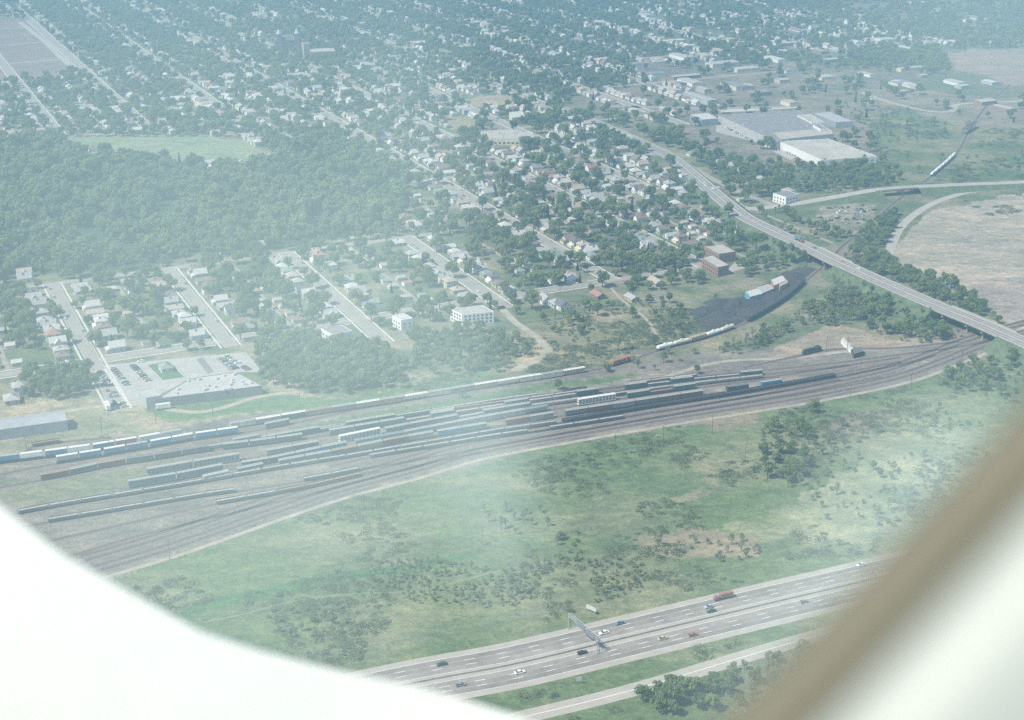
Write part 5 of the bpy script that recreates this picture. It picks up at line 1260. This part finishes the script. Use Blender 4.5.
clump([(636,690),(660,672),(700,668),(722,685),(720,716),(650,716)], 6.5, [R_], .6, .85, .95)
clump([(722,672),(790,652),(830,665),(830,730),(730,730)], 7, [R_,TH], .55, .85, .8)
clump([(830,440),(940,405),(990,430),(930,520),(840,530),(800,500)], 6, [BU,BU,TH], .35, .8, .55, nsc=.02, cut_=-.1)
clump([(838,272),(880,290),(940,318),(945,332),(900,318),(850,300),(830,285)], 7, [TH,BU,R_], .4, .75, .75)
clump([(850,268),(885,272),(940,294),(985,312),(975,318),(900,288)], 7, [TH,BU,R_], .4, .75, .7)
clump([(745,232),(800,258),(812,262),(790,262),(750,245)], 8, [TH,R_], .5, .8, .55)
clump([(700,195),(730,215),(745,232),(735,235),(705,210)], 9, [R_,BU], .5, .8, .5)
for x, y, s_ in [(813,413,.8),(793,470,.9),(558,390,.55),(402,388,.6),(462,398,.55),(607,372,.6),(880,478,.5),(697,374,.55),(560,540,.4),(873,470,.5),(700,262,.9),(715,300,.4)]:
    p = at(x, y); town_pts.append([p.x, p.y, R_, s_, x, y])
for i in range(17):                              # row of park trees behind the green field
    p = at(60+i*11.8+random.uniform(-2, 2), 136.5); town_pts.append([p.x, p.y, R_, random.uniform(.7, .95), 60+i*11.8, 136.5])
# rank: the 290 that show largest become individuals with trunk and crown
HGT = {'round': 11.5, 'conifer': 10.5, 'bush': 4.2, 'thin': 9}
def inwin(p): return 0 < p[4] < 1024 and 0 < p[5] < 720 and p[5] < 503+(p[4]*0.56 if p[4] < 260 else 145+(p[4]-260)*.27)+18 and not (p[4] > 770 and p[5]-6 > 700-(p[4]-750)*1.05)
for p in town_pts: p.append(HGT[p[2]]*p[3]/math.hypot(p[0], p[1], H) if inwin(p) else 0)
town_pts.sort(key=lambda p: -p[6])
tree_i = [p for p in town_pts if p[6] > 0 and p[2] != 'bush'][:296]; bush_i = [p for p in town_pts if p[6] > 0 and p[2] == 'bush'][:110]
ids = {id(p) for p in tree_i+bush_i}
MARKS = [('long grey shed',30,425),('car park lone house',166,368),('low store building',205,385),('first street crossing',97,362),('second street crossing',245,345),('third street crossing',388,330),('white apartment block',472,314),('dirt lot bend',535,352),('lower brick block',716,266),('blue shed',754,294),
 ('coal ground left end',695,318),('overpass by the siding',828,262),('right overpass',978,328),('tool shed',858,351),('blue boxcar',768,381),('red engine',622,362),('bare dirt field',905,255),('scrap lot',845,215),('white junction building',786,196),('plant front hall',825,150),('small school hall',517,115),
 ('sign gantry',585,640),('meadow tree cluster',795,455),('lone meadow tree',813,413),('meadow grove',510,525),('foreground thicket',500,590),('frontage road trees',680,690),('main line bend',960,375),('pale meadow',880,460),('end of the last cross street',650,288),('fourth street',480,210),('fifth street',560,196),('sixth street',620,225),('seventh street',690,210),('trunk road junction',668,155),('central trees',590,258),('upper wood edge',330,150)]
def label_at(x, y, kind, adj, cnt):
    nm, mx, my = min(MARKS, key=lambda q: (q[1]-x)**2+((q[2]-y)*1.6)**2)
    sd = ('left of' if x < mx else 'right of') if abs(x-mx) > 1.4*abs(y-my) else ('beyond' if y < my else 'in front of')
    cnt[(nm, sd, kind)] = cnt.get((nm, sd, kind), 0)+1
    return '%s %s, %s nearest one %s the %s' % (adj, kind, ordinal(cnt[(nm, sd, kind)]), sd, nm)
def dist_mark(p): return min((q[1]-p[4])**2+((q[2]-p[5])*1.6)**2 for q in MARKS)
cnt = {}
for p in sorted(tree_i+bush_i, key=dist_mark):
    x, y, kind, s_, a, b, _ = p; V_ = TV[kind]; v = V_[random.randrange(len(V_))]
    word = {'round': ('broad leafy green' if s_ > .8 else 'small rounded green'), 'conifer': 'dark narrow pointed', 'bush': 'low grey green', 'thin': 'loose pale green'}[kind]
    cat = 'bush' if kind == 'bush' else 'tree'; nm = {'round':'broadleaf_tree','conifer':'conifer_tree','bush':'bush','thin':'young_tree'}[kind]
    t = thing(nm, label_at(a, b, cat, word, cnt), cat, (x, y, float(bank_z([x], [y])[0])-.05), random.uniform(0, 6.28), 'bushes on the open ground' if cat == 'bush' else 'trees about the town and meadows'); k = s_*random.uniform(.95, 1.05); t.scale = (k, k, s_)
    link('crown', v[0], t); link('trunk', v[1], t)
mass('woods', 'dense broadleaf wood covering the left side behind the town', 'woods', wood_pts, [joined(v) for v in WV])
rest = [p for p in town_pts if id(p) not in ids]; FO = TV['round']+TV['conifer']+TV['bush']+TV['thin']; OFF = {'round':(0,5),'conifer':(5,2),'bush':(7,3),'thin':(10,3)}
mass('distant_trees', 'countless small trees scattered between houses of the far suburb', 'trees', [(p[0], p[1], z_-.05, p[3], random.uniform(0, 6.28), OFF[p[2]][0]+random.randrange(OFF[p[2]][1])) for p, z_ in zip(rest, bank_z([p[0] for p in rest], [p[1] for p in rest]))], [joined(v) for v in FO])
# ground cover: weeds and low shrubs of the meadow
wp = []
def tuft(seed, r, h, n, q):
    g = random.Random(seed); mb = MB()
    for i in range(n):
        a, d = g.uniform(0, 6.283), r*math.sqrt(g.random()); z = h*(1-(d/r)**2)*g.uniform(.3, 1); c = Vector((d*math.cos(a), d*math.sin(a)*.7, z)); s_ = q*g.uniform(.6, 1.3)
        nn = Vector((g.uniform(-.6, .6), g.uniform(-.6, .6), 1)).normalized(); u = nn.orthogonal().normalized(); w = nn.cross(u); b_ = len(mb.v)
        mb.v += [tuple(c-u*s_), tuple(c-w*s_*.7), tuple(c+u*s_), tuple(c+w*s_*.7)]; mb.f += [(b_, b_+1, b_+2), (b_, b_+2, b_+3)]
    return mb.mesh('tuft', L_WEED)
L_WEED = leaf_mat('leaf_weed', (0.115,0.160,0.080), (0.19,0.21,0.12), .4)
TUFTS = [tuft(1, 3.2, .6, 80, .35), tuft(2, 2.2, .8, 60, .35), tuft(3, 4.5, .5, 110, .4)]
for poly, step, p_, s0, s1 in [(MEADOW, 4.6, .6, .5, 1.2), (SCRUBLAND, 5, .8, .6, 1.5), (EASTGREEN, 8, .6, .8, 2.0), ([(900,215),(960,195),(1030,192),(1030,212),(930,228)], 6, .6, .7, 1.5)]:
    q = [at(a, max(b, 60)) for a, b in poly]; X, Y = jitter(step, max(-600, min(v.x for v in q)), min(900, max(v.x for v in q)), min(v.y for v in q), max(v.y for v in q)); a, b = pix(X, Y)
    m = inpoly(a, b, poly) & (a > -60) & (a < 1090) & (b < 760) & clear_of(X, Y, .5) & (RNG.random(len(X)) < p_)
    for x, y in zip(X[m], Y[m]):
        g_ = gap(x, y, .018, 9)+.4*gap(x, y, .06, 4)
        if g_ > .12: wp.append((x, y, -.1, random.uniform(s0, s1)*(1+g_), random.uniform(0, 6.28), random.randrange(3)))
mass('undergrowth', 'low weeds and small shrubs scattered over the meadows', 'undergrowth', wp, TUFTS)
print('COUNTS houses', len(near), 'far', len(far), 'garages', len(gn), 'woods', len(wood_pts), 'town trees', len(town_pts), 'weeds', len(wp))

# ---------------------------------------------------------------- the aircraft window the view is taken through
CAM = Vector((0, 0, H)); FW = Vector((0, CP, -SP)); UP = Vector((0, SP, CP)); RT = Vector((1, 0, 0))
win = thing('aircraft_window', 'out of focus white and tan aircraft window surround framing the view below', 'aircraft window', CAM+FW*0.30)
rot = Matrix((RT, UP, -FW)).transposed().to_4x4(); win.matrix_world = Matrix.Translation(CAM+FW*0.30) @ rot
def wl(px, py, d): return Vector(((px-512)/F_PX*d, -(py-360)/F_PX*d, -(d-0.30)))      # window-local metres
M_PANEL = mat('white_cabin_plastic', (0.60,0.62,0.565), 0.45, 0.02, 20); M_TAN = mat('tan_window_rim', (0.128,0.124,0.090), 0.7, 0.08, 30)
def lip(name, edge, d, out, m, th, rnd):
    """a moulded panel: inner edge line EDGE (pixels at depth d), widening by OUT metres away from the opening, with a rounded lip"""
    E = [wl(x, y, d) for x, y in edge]; prof = [(0, 0.0), (rnd*.3, rnd*.45), (rnd, rnd*.8), (rnd*2.2, rnd), (1.0, rnd*1.2)]
    mb = MB(); n = len(E)
    for i, p in enumerate(E):
        a, b = E[max(i-1, 0)], E[min(i+1, n-1)]; t_ = (b-a).normalized(); o = Vector((t_.y, -t_.x, 0))
        for k, z in prof: w = k if k < 1 else out; q = p+o*w; mb.v.append((q.x, q.y, q.z+z))
        for k, z in reversed(prof): w = k if k < 1 else out; q = p+o*w; mb.v.append((q.x, q.y, q.z-th))
    m_ = len(prof)*2
    for i in range(n-1):
        for k in range(m_):
            a, b = i*m_+k, i*m_+(k+1) % m_; mb.f.append((a, a+m_, b+m_, b))
    mb.f += [tuple(range(m_))[::-1], tuple((n-1)*m_+k for k in range(m_))]
    me = mb.mesh(name, m)
    for p in me.polygons: p.use_smooth = True
    return link(name, me, win)
lip('lower_sill', [(-260,250),(-160,370),(-80,442),(0,505),(62,554),(130,593),(200,632),(260,652),(340,672),(420,688),(456,698),(515,716),(600,746),(760,806)], 0.46, 0.22, M_PANEL, 0.002, 0.0006)
EDGE = [(556,972),(696,758),(778,679),(860,594),(942,507),(1022,420),(1104,331),(1198,210),(1268,44)]
lip('rim', EDGE, 0.135, 0.016, M_TAN, 0.004, 0.0022)
lip('side_panel', [(x+58, y+54) for x, y in EDGE], 0.090, 0.07, mat('cabin_wall_plastic', (0.30,0.33,0.30), 0.5, 0.05, 12), 0.003, 0.004)
# acrylic pane; reflected glare painted into its material as pale milky patches
def pane():
    m = bpy.data.materials.new('glare_veil_acrylic'); m.use_nodes = True; nt = m.node_tree; N = nt.nodes; L = nt.links; N.remove(N['Principled BSDF']); out = N['Material Output']
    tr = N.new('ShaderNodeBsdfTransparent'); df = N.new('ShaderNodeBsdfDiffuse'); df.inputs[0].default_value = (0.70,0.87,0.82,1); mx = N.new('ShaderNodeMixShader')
    tc = N.new('ShaderNodeTexCoord')
    n1 = N.new('ShaderNodeTexNoise'); n1.inputs['Scale'].default_value = 14; n1.inputs['Detail'].default_value = 4; L.new(tc.outputs['Object'], n1.inputs['Vector'])
    wob = N.new('ShaderNodeVectorMath'); wob.operation = 'SCALE'; wob.inputs['Scale'].default_value = 0.014; L.new(n1.outputs['Color'], wob.inputs[0])
    wad = N.new('ShaderNodeVectorMath'); wad.operation = 'ADD'; L.new(tc.outputs['Object'], wad.inputs[0]); L.new(wob.outputs[0], wad.inputs[1])
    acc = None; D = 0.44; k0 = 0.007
    for cx, cy, rx, ry, ang, st in GLARE_PATCHES:
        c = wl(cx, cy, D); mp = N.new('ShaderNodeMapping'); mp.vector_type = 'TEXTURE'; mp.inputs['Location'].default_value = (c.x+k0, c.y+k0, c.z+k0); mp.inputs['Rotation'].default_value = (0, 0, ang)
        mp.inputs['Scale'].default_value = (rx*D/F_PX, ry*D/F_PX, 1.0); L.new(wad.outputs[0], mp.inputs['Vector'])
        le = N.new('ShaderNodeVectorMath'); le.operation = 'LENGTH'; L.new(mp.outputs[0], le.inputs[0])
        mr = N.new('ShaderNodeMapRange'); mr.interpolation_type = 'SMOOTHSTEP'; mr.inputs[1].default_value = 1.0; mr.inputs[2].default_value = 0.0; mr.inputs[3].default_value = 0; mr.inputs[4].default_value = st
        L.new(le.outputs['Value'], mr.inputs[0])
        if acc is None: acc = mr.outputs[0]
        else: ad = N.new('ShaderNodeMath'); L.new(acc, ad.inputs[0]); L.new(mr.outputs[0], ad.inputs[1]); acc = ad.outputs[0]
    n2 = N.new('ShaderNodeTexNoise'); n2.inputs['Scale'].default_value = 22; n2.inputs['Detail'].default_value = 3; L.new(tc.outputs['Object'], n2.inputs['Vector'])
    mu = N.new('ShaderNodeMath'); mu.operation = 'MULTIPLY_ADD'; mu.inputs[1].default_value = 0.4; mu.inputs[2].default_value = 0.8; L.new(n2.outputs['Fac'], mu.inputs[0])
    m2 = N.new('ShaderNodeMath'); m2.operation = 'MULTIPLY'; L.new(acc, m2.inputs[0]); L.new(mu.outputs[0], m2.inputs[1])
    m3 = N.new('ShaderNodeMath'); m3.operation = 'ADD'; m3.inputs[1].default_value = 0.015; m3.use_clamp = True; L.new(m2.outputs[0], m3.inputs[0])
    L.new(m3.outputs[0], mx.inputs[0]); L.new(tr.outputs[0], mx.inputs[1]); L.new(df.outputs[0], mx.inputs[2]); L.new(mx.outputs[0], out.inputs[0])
    P = [wl(x, y, D) for x, y in ((-700,-500),(1700,-500),(1700,1200),(-700,1200))]
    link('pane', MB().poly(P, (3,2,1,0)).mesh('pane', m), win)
GLARE_PATCHES = [(190,320,430,560,0.2,.17),(410,130,110,200,0.1,.07),(400,330,190,240,0.5,.09),(490,480,90,230,0.2,.13),(380,520,220,110,-.1,.07),(230,620,300,160,-.4,.06),(900,620,380,230,.7,.16),(930,470,200,130,.6,.12),(1000,30,330,150,.2,.09)]  # ellipses of painted glare veil on the pane
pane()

# ---------------------------------------------------------------- air
def haze():
    me = MB().box(0, 9000, -1, 24000*2, 24000*2, H+3).mesh('haze', None)
    m = bpy.data.materials.new('haze_air'); m.use_nodes = True; nt = m.node_tree; nt.nodes.remove(nt.nodes['Principled BSDF'])
    v = nt.nodes.new('ShaderNodeVolumePrincipled'); v.inputs['Color'].default_value = (*HAZE_COL, 1); v.inputs['Density'].default_value = HAZE_D; v.inputs['Anisotropy'].default_value = 0.0
    nt.links.new(v.outputs[0], nt.nodes['Material Output'].inputs['Volume']); me.materials.append(m)
    tag(link('haze', me), 'thin blue summer haze over the whole town', kind='stuff')
HAZE_COL, HAZE_D = (0.38,0.70,0.90), 2.8e-4
haze()

# ---------------------------------------------------------------- light, camera, output
SUN_AZ_FROM, SUN_EL = Vector((-0.86, -0.50)), math.radians(52)      # the sun stands left and a little behind the viewer
sd = Vector((SUN_AZ_FROM.x*math.cos(SUN_EL), SUN_AZ_FROM.y*math.cos(SUN_EL), math.sin(SUN_EL))).normalized()
sl = bpy.data.lights.new('sun', 'SUN'); sl.energy = 4.0; sl.angle = math.radians(0.53); sl.color = (1.0,0.94,0.83)
so = bpy.data.objects.new('sun', sl); COL.objects.link(so); so.rotation_euler = sd.to_track_quat('Z', 'Y').to_euler(); so.location = (0, 0, 900)
W = bpy.data.worlds.new('World'); SC.world = W; W.use_nodes = True
sk = W.node_tree.nodes.new('ShaderNodeTexSky'); sk.sky_type = 'NISHITA'; sk.sun_disc = False; sk.sun_elevation = SUN_EL; sk.sun_rotation = math.atan2(sd.x, sd.y); sk.altitude = 300; sk.dust_density = 1.5
bg = W.node_tree.nodes['Background']; bg.inputs[1].default_value = 0.11; W.node_tree.links.new(sk.outputs[0], bg.inputs[0])
cd = bpy.data.cameras.new('camera'); cd.sensor_width = 36; cd.lens = 36*F_PX/1024; cd.clip_start = 0.01; cd.clip_end = 60000
cd.dof.use_dof = True; cd.dof.focus_distance = 1000; cd.dof.aperture_fstop = 11
co = bpy.data.objects.new('camera', cd); COL.objects.link(co); co.location = CAM; co.rotation_euler = (math.pi/2-PITCH, 0, 0); SC.camera = co
SC.view_settings.view_transform = 'Standard'; SC.view_settings.look = 'None'; SC.view_settings.exposure = 0.74; SC.view_settings.gamma = 1
cy = SC.cycles; cy.max_bounces = 5; cy.diffuse_bounces = 2; cy.glossy_bounces = 1; cy.volume_bounces = 0; cy.transparent_max_bounces = 6; cy.transmission_bounces = 1
cy.caustics_reflective = False; cy.caustics_refractive = False; cy.use_adaptive_sampling = True; cy.adaptive_threshold = 0.02
cy.use_denoising = False; SC.render.engine = 'CYCLES'
